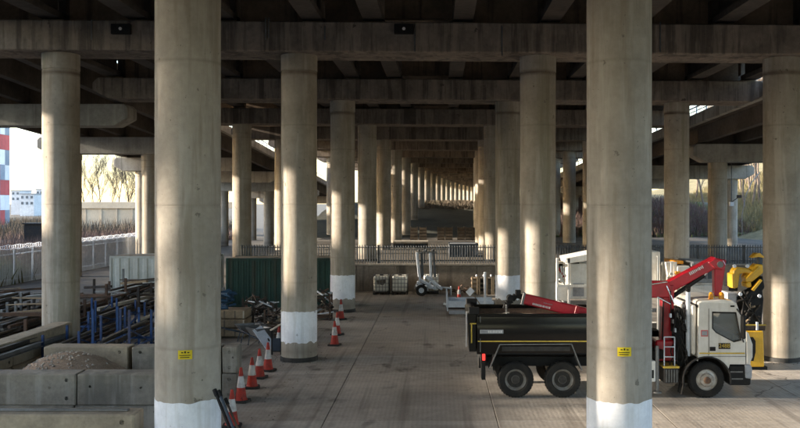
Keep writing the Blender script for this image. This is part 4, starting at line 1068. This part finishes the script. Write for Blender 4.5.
# ------------------------------------------------------------------ racks, steel stock and clutter on the left
ordinal = ['first','second','third','fourth','fifth','sixth','seventh','eighth']
def rack(lab, x0, x1, y0, y1, h, m, stock):
    t = thing('storage_rack', lab, 'rack', ((x0+x1)/2, (y0+y1)/2, 0), 'steel storage racks')
    for xx in (x0, x1):
        for yy in (y0, (y0+y1)/2, y1):
            MB().box(xx-.035, xx+.035, yy-.035, yy+.035, 0, h+rnd.uniform(-.3,.25)).build('post', m, t)
        for z in (.25, h*.5): MB().bar((xx, y0, z), (xx, y1, z), .03, .045).build('rail', m, t)
    for yy in (y0, (y0+y1)/2, y1):
        for z in (.29, h*.52): MB().bar((x0, yy, z), (x1, yy, z), .05, .07).build('cross_arm', m, t)
    MB().bar((x0, y0, .3), (x0, y1, h*.78), .035).build('diagonal', m, t); MB().bar((x1, y0, h*.78), (x1, y1, .3), .035).build('diagonal', m, t)
    return t
def bundle(lab, x0, x1, y0, y1, z0, n, mats, along='y', group='stored lengths', rad=(.03,.06), layers=3):
    t = thing('pipe_bundle', lab, 'pipes', ((x0+x1)/2, (y0+y1)/2, z0), group)
    for k in range(n):
        r_ = rnd.uniform(*rad); u = rnd.random(); z = z0+r_+rnd.randrange(layers)*.11
        m = rnd.choice(mats); e = rnd.uniform(-.4,.4); tw = rnd.uniform(-.08,.08)
        mb = MB()
        if along == 'y': p, q = ((x0+(x1-x0)*u, y0+e, z), (x0+(x1-x0)*u+tw, y1+e, z+rnd.uniform(-.02,.05)))
        else: p, q = ((x0+e, y0+(y1-y0)*u, z), (x1+e, y0+(y1-y0)*u+tw, z+rnd.uniform(-.02,.05)))
        if rnd.random() < .55: mb.tube(p, q, r_, n=7)
        else: mb.bar(p, q, r_*2.2, r_*1.6)
        mb.build('length', m, t)
ST = ['dark_steel','rusty_steel','dark_steel','grey_steel','old_timber','dark_steel']
racks = [(-12.0,-10.9,27.4,31.0,1.75), (-10.4,-9.3,27.2,31.4,2.15), (-11.3,-10.2,32.6,37.0,1.9), (-13.9,-12.9,34.0,38.5,1.6)]
names = ['blue steel rack with pipes beside the left outer column foot', 'tall blue steel rack behind the tan block wall', 'blue steel rack farther back behind the tall rack',
         'low blue steel rack behind the left outer column']
for (x0, x1, y0, y1, h), lab in zip(racks, names):
    rack(lab, x0, x1, y0, y1, h, 'blue_steel', None)
    bundle('dark pipes in the '+lab.replace(' with pipes', ''), x0+.1, x1-.1, y0, y1, .34, 9, ST+['grey_steel'], layers=3)
    bundle('upper lengths on the '+lab.replace(' with pipes', ''), x0+.1, x1-.1, y0, y1, h*.52+.05, 6, ST+['bright_timber'], layers=2)
yards = [(-19.5,-16.2,31,36,'nearest dark stack of scrap steel at the far left edge'), (-17.8,-14.6,37,42.5,'dark stack of steel lengths left of the outer column'),
         (-22,-18.6,37.5,43,'dark stack of steel lengths nearest the palisade fence'), (-16.8,-14.4,31.2,36.2,'low stack of steel and timber beside the left bay wall'),
         (-13.2,-10.6,39.5,45,'dark stack of steel lengths in front of the white container'), (-16.8,-14,43.8,48.5,'mixed stack in front of the white container at its left end')]
for x0, x1, y0, y1, lab in yards:
    t = thing('steel_stack', lab, 'stack', ((x0+x1)/2, (y0+y1)/2, 0), 'stacks of steel lengths')
    for yy in lin(y0+.3, y1-.3, 3):
        MB().box(x0, x1, yy-.08, yy+.08, -.05, .13).build('bearer', 'old_timber', t)
        for xx in (x0, x1): MB().box(xx-.05, xx+.05, yy-.05, yy+.05, -.05, rnd.uniform(1.3,2.0)).build('stake', rnd.choice(['dark_steel','rusty_steel','grey_steel']), t)
    for k in range(46):
        lay = k % 8; r_ = rnd.uniform(.04,.085); x = x0+(x1-x0)*rnd.random(); z = .16+lay*.145
        tw = rnd.uniform(-.5,.5); ln = rnd.uniform(.55,1.0)*(y1-y0); ya = y0+rnd.uniform(0, (y1-y0)-ln)
        m = rnd.choice(ST+['rusty_steel','old_timber','dark_steel','bright_timber' if rnd.random() < .35 else 'dark_steel'])
        mb = MB()
        p, q = (x, ya, z), (min(x1, max(x0, x+tw)), ya+ln, z+rnd.uniform(-.03,.08))
        if rnd.random() < .5: mb.tube(p, q, r_, n=7)
        else:
            mb.bar(p, q, r_*2.4, r_*1.4)
        mb.build('length', m, t)
    for k in range(7):   # short offcuts lying across the top
        x = rnd.uniform(x0, x1); y = rnd.uniform(y0, y1); a = rnd.uniform(-.6,.6)
        MB().bar((x-.8*math.cos(a), y-.8*math.sin(a), 1.34+rnd.uniform(0,.15)), (x+.8*math.cos(a), y+.8*math.sin(a), 1.36+rnd.uniform(0,.2)), rnd.uniform(.08,.2), rnd.uniform(.03,.14)).build('offcut', rnd.choice(ST+['timber','rusty_steel']), t)
p, q = PT(98, 309.5, 37.5), PT(164, 292.5, 45.5)
tag(MB().bar(p, q, .16, .14).build('long_plank', 'bright_timber'), 'long pale plank resting on the blue racks', 'plank')
for pp, lab in ((p, 'near'), (q, 'far')):
    tag(MB().bar((pp.x+.2, pp.y, 0), (pp.x+.2, pp.y, pp.z-.07), .12).build('prop_post', 'old_timber'), 'timber prop under the %s end of the long pale plank' % lab, 'prop', 'plank props')
# timber boxes, blue bundle
t = thing('timber_box', 'stack of tan timber crates right of the front left column', 'crates', (X(235,37), 37.2, 0), 'timber boxes')
for j in range(3):
    z = .05+j*.37
    MB().box(X(218,37), X(247.5,37), 36.6, 37.8, z, z+.34).build('crate', 'timber', t, bevel=.04)
    for px in (226, 236.5, 245): MB().box(X(px,37), X(px,37)+.05, 36.585, 36.599, z+.02, z+.32).build('batten', 'bright_timber' if px > 240 else 'old_timber', t)
t = thing('blue_bundle', 'bundle of blue plastic fittings on top of the tan crates', 'bundle', (X(227,37.1), 37.1, 1.15))
for k in range(22):
    x = X(rnd.uniform(222,232.5), 37.1); y = 37.1+rnd.uniform(-.35,.35); z = 1.18+rnd.random()*.72
    MB().tube((x-.14, y, z), (x+.14, y+rnd.uniform(-.2,.2), z+rnd.uniform(-.1,.12)), rnd.uniform(.04,.08), n=8).build('fitting', 'bundle_blue', t)
# metal stillages with clutter between the crates and the second column
for k, (px, Y, m, lab) in enumerate(((254,40.5,'dark_steel','dark metal stillage in front of the green container, left one'), (265,38.5,'dark_steel','dark metal stillage in front of the green container, middle one'),
                                     (277,36.2,'rusty_steel','rusty metal stillage heaped with fittings left of the painted column'), (322,42.5,'rusty_steel','dark stillage between the second and third left columns'))):
    x = X(px, Y); t = thing('metal_stillage', lab, 'stillage', (x, Y, 0), 'metal stillages')
    for sx in (-.42,.42):
        for sy in (-.4,.4): MB().box(x+sx-.035, x+sx+.035, Y+sy-.035, Y+sy+.035, 0, 1.25).build('post', m, t)
    for z in (.15,.6,1.05):
        for sy in (-.4,.4): MB().bar((x-.42, Y+sy, z), (x+.42, Y+sy, z), .04).build('rail', m, t)
    MB().box(x-.4, x+.4, Y-.38, Y+.38, .1, .14).build('floor', m, t)
    for q_ in range(30):
        a = rnd.uniform(0, 6.28); el = rnd.uniform(-.5,.7); L = rnd.uniform(.15,.45)
        c = Vector((x+rnd.uniform(-.34,.34), Y+rnd.uniform(-.34,.34), rnd.uniform(.3,1.3)))
        d = Vector((math.cos(a)*math.cos(el), math.sin(a)*math.cos(el), math.sin(el)))*L
        (MB().tube(c-d, c+d, rnd.uniform(.02,.05), n=6) if rnd.random() < .6 else MB().bar(c-d*.6, c+d*.6, .12, .08)).build('fitting', rnd.choice(ST+['rusty_steel','bright_timber','timber','chassis_black','galvanised'] if k > 1 else ST+['chassis_black','dark_steel','galvanised']), t)
# wheelbarrows (tipped up, grey trays) and barrier boards beside the cones
def barrow(px, py, Y, rz, tilt, lab, first=[None]):
    t = thing('wheelbarrow', lab, 'wheelbarrow', (X(px,Y), Y, 0), 'wheelbarrows')
    mb = MB()
    top = [(-.42,-.32),(.45,-.30),(.45,.30),(-.42,.32)]; bot = [(-.2,-.2),(.2,-.2),(.2,.2),(-.2,.2)]
    mb.add([(x, y, .72) for x, y in top]+[(x, y, .42) for x, y in bot], [(0,1,5,4),(1,2,6,5),(2,3,7,6),(3,0,4,7),(4,5,6,7)])
    mb.add([(x*.97, y*.97, .722) for x, y in top]+[(x*.95, y*.95, .435) for x, y in bot], [(4,5,1,0),(5,6,2,1),(6,7,3,2),(7,4,0,3),(7,6,5,4)])
    a = mb.build('tray', 'grey_steel', recalc=False, origin=(0,0,0))
    fr = MB()
    for s in (-1, 1):
        fr.tube((.62, s*.05, .2), (-.2, s*.24, .42), .02, n=6); fr.tube((-.2, s*.24, .42), (-.95, s*.28, .62), .02, n=6); fr.tube((-.2, s*.24, .42), (-.32, s*.24, .02), .02, n=6)
    b = fr.build('frame', 'dark_blue_paint', origin=(0,0,0))
    c = MB().lathe([(0,-.05),(.10,-.05),(.18,-.04),(.2,0),(.18,.04),(.10,.05),(0,.05)], 18, (.62, 0, .2), 'y').build('wheel', 'rubber', origin=(0,0,0))
    for o in (a, b, c): o.parent = t; o.location = (0,0,0)
    t.rotation_euler = (0, tilt, rz)
    return t
bz = barrow(247, 345, 35.5, .5, 0, 'grey wheelbarrow nearest the crates behind the cones'); bz.location.z = 0
bz2 = barrow(258, 340, 34.6, -.8, 0, 'grey wheelbarrow nearest the painted column behind the cones'); bz2.location.z = 0
for k, (a, b, Y, m, lab) in enumerate((((257,328),(267,342),34.0,'galvanised','grey board propped among the wheelbarrows, left one'), ((261,326),(272,340),34.6,'grey_steel','grey board propped among the wheelbarrows, right one'))):
    p, q = PT(*a, Y+.3), PT(*b, Y); d = (q-p).normalized(); q = p+d*((p.z)/(-d.z))
    tag(MB().bar(p, q, .4, .04, up=(0,-.5,.8)).build('propped_board', m, bevel=.008), lab, 'board', 'propped boards')
# barrier with red and white board near the painted column
t = thing('barrier_stand', 'dark barrier stand just left of the painted column foot', 'barrier', (X(277,32.6), 32.6, 0))
for px in (272, 281): MB().box(X(px,32.6)-.025, X(px,32.6)+.025, 32.57, 32.63, 0, .9).build('leg', 'chassis_black', t)
MB().box(X(272,32.6), X(281,32.6), 32.58, 32.62, .15, .6).build('board', 'dark_blue_paint', t)
MB().bar((X(271,32.6), 32.5, .9), (X(283,32.6), 32.7, 1.15), .14, .03).build('top_board', 'bright_timber', t)

# ------------------------------------------------------------------ background: buildings, wall, trees, scrub
t = thing('chequered_tower', 'red white and grey chequered tower block at the left edge', 'tower', (X(-8,150), 153, 0))
Yb = 150; x1 = X(9.6, Yb+7)
MB().box(x1-6.2, x1-.02, Yb+.05, Yb+7, 0, 30).build('core', 'panel_grey', t)
pat = ['panel_grey','panel_red','panel_white','panel_red','panel_grey','panel_white','panel_red','panel_white','panel_grey','panel_red']
z = Zh(226, Yb)
for j in range(11):
    for i in range(4):
        xx = x1-1.45*(i+1)
        m = pat[(j+i*3) % len(pat)]
        MB().box(xx+.02, xx+1.43, Yb-.05, Yb+.045, z+j*2.6+.02, z+j*2.6+2.58).build('panel', m, t)
for j in range(11):
    for i in range(4):
        MB().box(x1-.015, x1+.03, Yb+.07+1.74*i, Yb+.07+1.74*i+1.7, z+j*2.6+.02, z+j*2.6+2.58).build('panel', pat[(j+i*3+5) % len(pat)], t)
for k, (px0, px1, py, Y, lab) in enumerate(((11,20,191,420,'small pale far building next to the chequered tower'), (20,34,194.5,380,'low wide pale far building left of the outer column'), (36,58,190,400,'pale far building partly hidden by the left outer column'))):
    xa, xb = X(px0,Y), X(px1,Y); zt_ = Zh(py,Y)
    t = thing('office_building', lab, 'building', ((xa+xb)/2, Y+5, 0), 'far buildings')
    MB().box(xa, xb, Y, Y+12, 0, zt_).build('wall', 'far_building', t)
    MB().box(xa-.2, xb+.2, Y-.2, Y+12.2, zt_, zt_+.5).build('roof', 'far_roof', t)
    n = max(2, int((xb-xa)/1.6))
    for i in range(n):
        for zz in (zt_-1.7, zt_-4.2):
            xx = xa+(xb-xa)*(i+.5)/n; MB().box(xx-.5, xx+.5, Y-.06, Y-.01, zz, zz+1.1).build('window', 'far_glass', t)
# long warehouse west of the yard, unseen, added to shade floor and far rows
t = thing('blocker', 'unseen added warehouse beyond the left edge of the yard', 'blocker', (-72, 35, 0))
for k in list(range(10))+[13, 14]:
    ya = -50+k*11
    MB().box(-84, -60, ya+.02, ya+10.98, 0, 14.2+.9*((k*7) % 3)).build('bay', 'far_building', t)
    MB().prism([(-84.4,14.3+.9*((k*7) % 3)), (-59.6,14.3+.9*((k*7) % 3)), (-72,15.4+.9*((k*7) % 3))], 'y', ya+.02, ya+10.98).build('roof', 'far_roof', t)
    MB().box(-59.99, -59.9, ya+3, ya+7, 0, 4.5).build('shutter_door', 'dark_blue_paint', t)
# pale boundary wall, lit
t = thing('boundary_wall', 'pale sunlit concrete wall beyond the left palisade fence', 'wall', (X(116,150), 150, 0))
for k in range(10):
    xa = X(70,150)+k*2.6
    MB().box(xa+.03, xa+2.57, 150, 150.4, 0, Zh(208.5,150)).build('panel', 'sunny_wall', t)
    MB().box(xa+.015-.12, xa+.12, 149.88, 149.998, 0, Zh(208.5,150)).build('pilaster', 'sunny_wall', t)
MB().box(X(68,150), X(68,150)+27.5, 149.7, 150.6, Zh(208.5,150)+.01, Zh(202,150)).build('capping', 'sunny_wall', t, bevel=.03)
# dark low kiosk in the scrub
MB_ = MB().box(X(24,110), X(46,110), 110, 112, 0, Zh(224.5,110)).box(X(23,110), X(47,110), 109.8, 112.2, Zh(224.4,110), Zh(223,110))
tag(MB_.build('low_kiosk', 'dark_steel'), 'long low dark kiosk in the scrub beyond the fence', 'kiosk')

def tree_mesh(seed, h, spread, upright, levels=5, r0=.13):
    r = random.Random(seed); tr = MB(); br = MB()
    def grow(p, d, L, rad, lev):
        mb = tr if lev == 0 else br
        n = 4 if lev == 0 else (3 if lev < levels else 2)
        for s in range(n):
            d = (d+Vector((r.uniform(-.16,.16), r.uniform(-.16,.16), upright*.07))).normalized()
            q = p+d*L/n; r2 = rad*(1-.32/n*1.4)
            mb.tube(p, q, rad, r2, n=6 if lev < 2 else 3, caps=False); 
            if lev < levels and (lev > 0 or s > 0):
                for k in range(2 if lev < 3 else r.choice((1,2,2))):
                    a = r.uniform(0, 6.28); sd = Vector((math.cos(a), math.sin(a), r.uniform(.1,.7)*upright))
                    nd = (d*(1.0-spread)+sd*spread*1.3).normalized()
                    grow(q if k else p+(q-p)*r.uniform(.3,1), nd, L*r.uniform(.42,.62), max(.0065, r2*.55), lev+1)
            p = q; rad = r2
    grow(Vector((0,0,-.1)), Vector((0,0,1)), h, r0, 0)
    return tr, br
protos = []
for k, (h, sp, up, m) in enumerate(((11, .42, 1.3, 'bark_pale'), (13, .36, 1.5, 'bark_pale'), (9, .55, .9, 'bark_dark'), (10.5, .48, 1.1, 'bark_dark'))):
    tr, br = tree_mesh(20+k, h, sp, up, 5)
    a = tr.build('trunk', m, recalc=False, origin=(0,0,0)).data; b = br.build('crown', m, recalc=False, origin=(0,0,0)).data
    for o in [o for o in bpy.data.objects if o.data in (a, b)]: bpy.data.objects.remove(o)
    protos.append((a, b))
ordinal_words = 'first second third fourth fifth sixth seventh eighth'.split()
def tree(k, x, y, z, s, lab, group):
    t = thing('bare_tree', lab, 'tree', (x, y, z), group)
    for me, n in zip(protos[k], ('trunk', 'crown')):
        o = share(me, n); o.parent = t
    t.scale = (s, s, s*rnd.uniform(.9,1.1)); t.rotation_euler = (0, 0, rnd.uniform(0, 6))
for i, (px, Y, s) in enumerate(((93,185,.85),(101,192,.95),(108,188,.8),(117,195,1.0),(124,186,.85),(131,192,.9),(138,190,.8),(146,198,.95),(160,200,1.0),(86,196,.9))):
    tree(i % 2, X(px,Y), Y, 0, s, 'bare winter tree behind the pale wall, %s from the left' % ('second third fourth fifth sixth seventh eighth ninth tenth first'.split()[i]), 'bare trees behind the pale wall')
for i, (x, y, s) in enumerate(((-40,9,1.5),(-44,14.5,1.75),(-39,19,1.6),(-46,24.5,1.7),(-50,17,1.9),(-36,14,1.5),(-53,21,1.9),(-48,11,1.8))):  # unseen trees, added to soften the sun on the front columns
    tree(i % 2, x, y, -.06, s*1.05, 'unseen bare tree added to dapple the front columns, %s from the camera side' % ordinal_words[i], 'unseen trees added to dapple the sun')
# right bank with sunlit wood
def rb_z(x, y): return max(-.1, min(15.0, (x-33-.02*(y-60))*.34)) if x > 33 else -.1
terrain('right_bank', 'dry_grass', lin(33, 120, 44), lin(-90, 240, 100), lambda x, y: rb_z(x, y)+TZ, .15, 6)
terrain('grass_verge', 'green_grass', lin(30, 48, 12), lin(101, 150, 12), lambda x, y: TZ+.25+max(0, (x-33))*.12+(y-101)*.02, .05, 7)
ti = 0
words = 'one two three four five six seven eight nine ten eleven twelve thirteen fourteen fifteen sixteen seventeen eighteen nineteen twenty'.split()
rr = random.Random(17)
for i in range(20):
    px = (741+i*1.25) if i < 18 else (696+(i-18)*8); Y = rr.uniform(122, 175); x = X(px, Y)
    tree(2+i % 2, x, Y, max(TZ, rb_z(x, Y)+TZ-.2), rr.uniform(.95,1.45), 'bare brown tree in the wood on the right hand bank', 'wood on the right bank')
def scrub(name, lab, m, n, fx, fy, fz, hmin, hmax, seed, q=.05):
    r = random.Random(seed); mb = MB()
    for k in range(n):
        x, y = fx(r), fy(r); z = fz(x, y); h = r.uniform(hmin, hmax)
        a = r.uniform(0, 6.28); dx, dy = math.cos(a)*q, math.sin(a)*q
        lx, ly = r.uniform(-.5,.5)*h, r.uniform(-.5,.5)*h
        mb.add([(x-dx,y-dy,z-.05),(x+dx,y+dy,z-.05),(x+lx*.6+dx*.6,y+ly*.6+dy*.6,z+h*.6),(x+lx,y+ly,z+h)], [(0,1,2),(0,2,3)])
    return tag(struct(mb.build(name, m, recalc=False), 'stuff'), lab, 'scrub')
scrub('brown_scrub', 'brown winter scrub beyond the left palisade fence', 'scrub_brown', 30000, lambda r: -31-abs(r.gauss(0,12)), lambda r: r.uniform(58,140), lambda x, y: -.06, .6, 2.0, 31, .035)
scrub('far_scrub', 'paler tangled scrub in front of the far buildings', 'far_brush', 22000, lambda r: r.uniform(-95,-42), lambda r: r.uniform(135,190), lambda x, y: -.06, .8, 3.4, 32, .06)
scrub('green_scrub', 'green bushes by the foot of the left palisade fence', 'scrub_green', 2500, lambda r: -31.5+r.gauss(0,.9), lambda r: r.uniform(58,66), lambda x, y: -.06, .4, 1.7, 33, .07)
scrub('bank_scrub', 'dry brush covering the right hand bank under the trees', 'dry_grass', 36000, lambda r: r.uniform(35,62), lambda r: r.uniform(100,180), lambda x, y: rb_z(x,y)+TZ, .3, 1.5, 34, .045)
scrub('bank_grass', 'rough grass on the bank beneath the far spans', 'far_brush', 12000, lambda r: r.uniform(-8,16), lambda r: r.uniform(129,152), lambda x, y: bank_z(x,y), .1, .55, 35, .04)
scrub('slope_brush', 'low winter brush on the shaded slope right of the far spans', 'scrub_brown', 14000, lambda r: r.uniform(13,37), lambda r: r.uniform(100.5,142), lambda x, y: bank_z(x,y), .3, 1.7, 36, .045)
scrub('slope_grass', 'rough green grass on the shaded slope right of the far spans', 'green_grass', 14000, lambda r: r.uniform(13,40), lambda r: r.uniform(100.5,142), lambda x, y: bank_z(x,y), .15, .6, 37, .05)
# lamp column on the right bank
t = thing('street_lamp', 'slim curved street lamp between the right ramp columns and the wood', 'lamp', (X(742,100), 100, 0))
pp = [(742,262),(742,215),(746,195),(752,182),(760,172)]
for a, b in zip(pp[:-1], pp[1:]): MB().tube(PT(*a,100), PT(*b,100), .05, n=8).build('pole', 'grey_steel', t)
t = thing('lamp_bracket', 'floodlight and white box fixed to the right ramp column', 'floodlight', (X(733,80), 80, 5))
MB().box(X(730,79.2), X(734,79.2), 79.2, 79.5, Zh(206,79.2), Zh(202,79.2)).build('junction_box', 'panel_white', t)
MB().box(X(737,79.2), X(741,79.2), 79.0, 79.3, Zh(198,79.2), Zh(195,79.2)).build('lamp_head', 'dark_steel', t)
MB().bar((X(732,79.2), 79.35, Zh(202,79.2)), (X(739,79.2), 79.25, Zh(197,79.2)), .06).build('arm', 'dark_steel', t)
MB().tube((X(732,79.2), 79.35, Zh(160,79.2)), (X(732,79.2), 79.35, Zh(202,79.2)), .04, n=6).build('cable', 'dark_rail', t)

# grit, leaves and small litter lying on the slabs
mb = MB(); r = random.Random(77)
for k in range(900):
    if k < 380: a = r.uniform(0, 6.28); c = r.choice([(CX[1],Y0+S),(CX[1],Y0+2*S),(CX[2],Y0+S),(CX[3],Y0+S),(CX[2],Y0)]); d = .68+abs(r.gauss(0,.35)); x, y = c[0]+d*math.cos(a), c[1]+d*math.sin(a)
    elif k < 600: x, y = r.uniform(-5.3,-4.0)+r.gauss(0,.3), r.uniform(20,42)
    else: x, y = r.uniform(-5,16), r.uniform(18,54)
    q = r.uniform(.008, .03); a = r.uniform(0, 3)
    mb.add([(x+q*math.cos(a), y+q*math.sin(a), .005), (x-q*math.sin(a), y+q*math.cos(a), .005), (x-q*math.cos(a), y-q*math.sin(a), .006), (x, y, .006+q*.7)], [(0,1,3),(1,2,3),(2,0,3)])
tag(struct(mb.build('grit', 'old_timber'), 'stuff'), 'loose grit and leaf litter scattered over the concrete yard', 'litter')
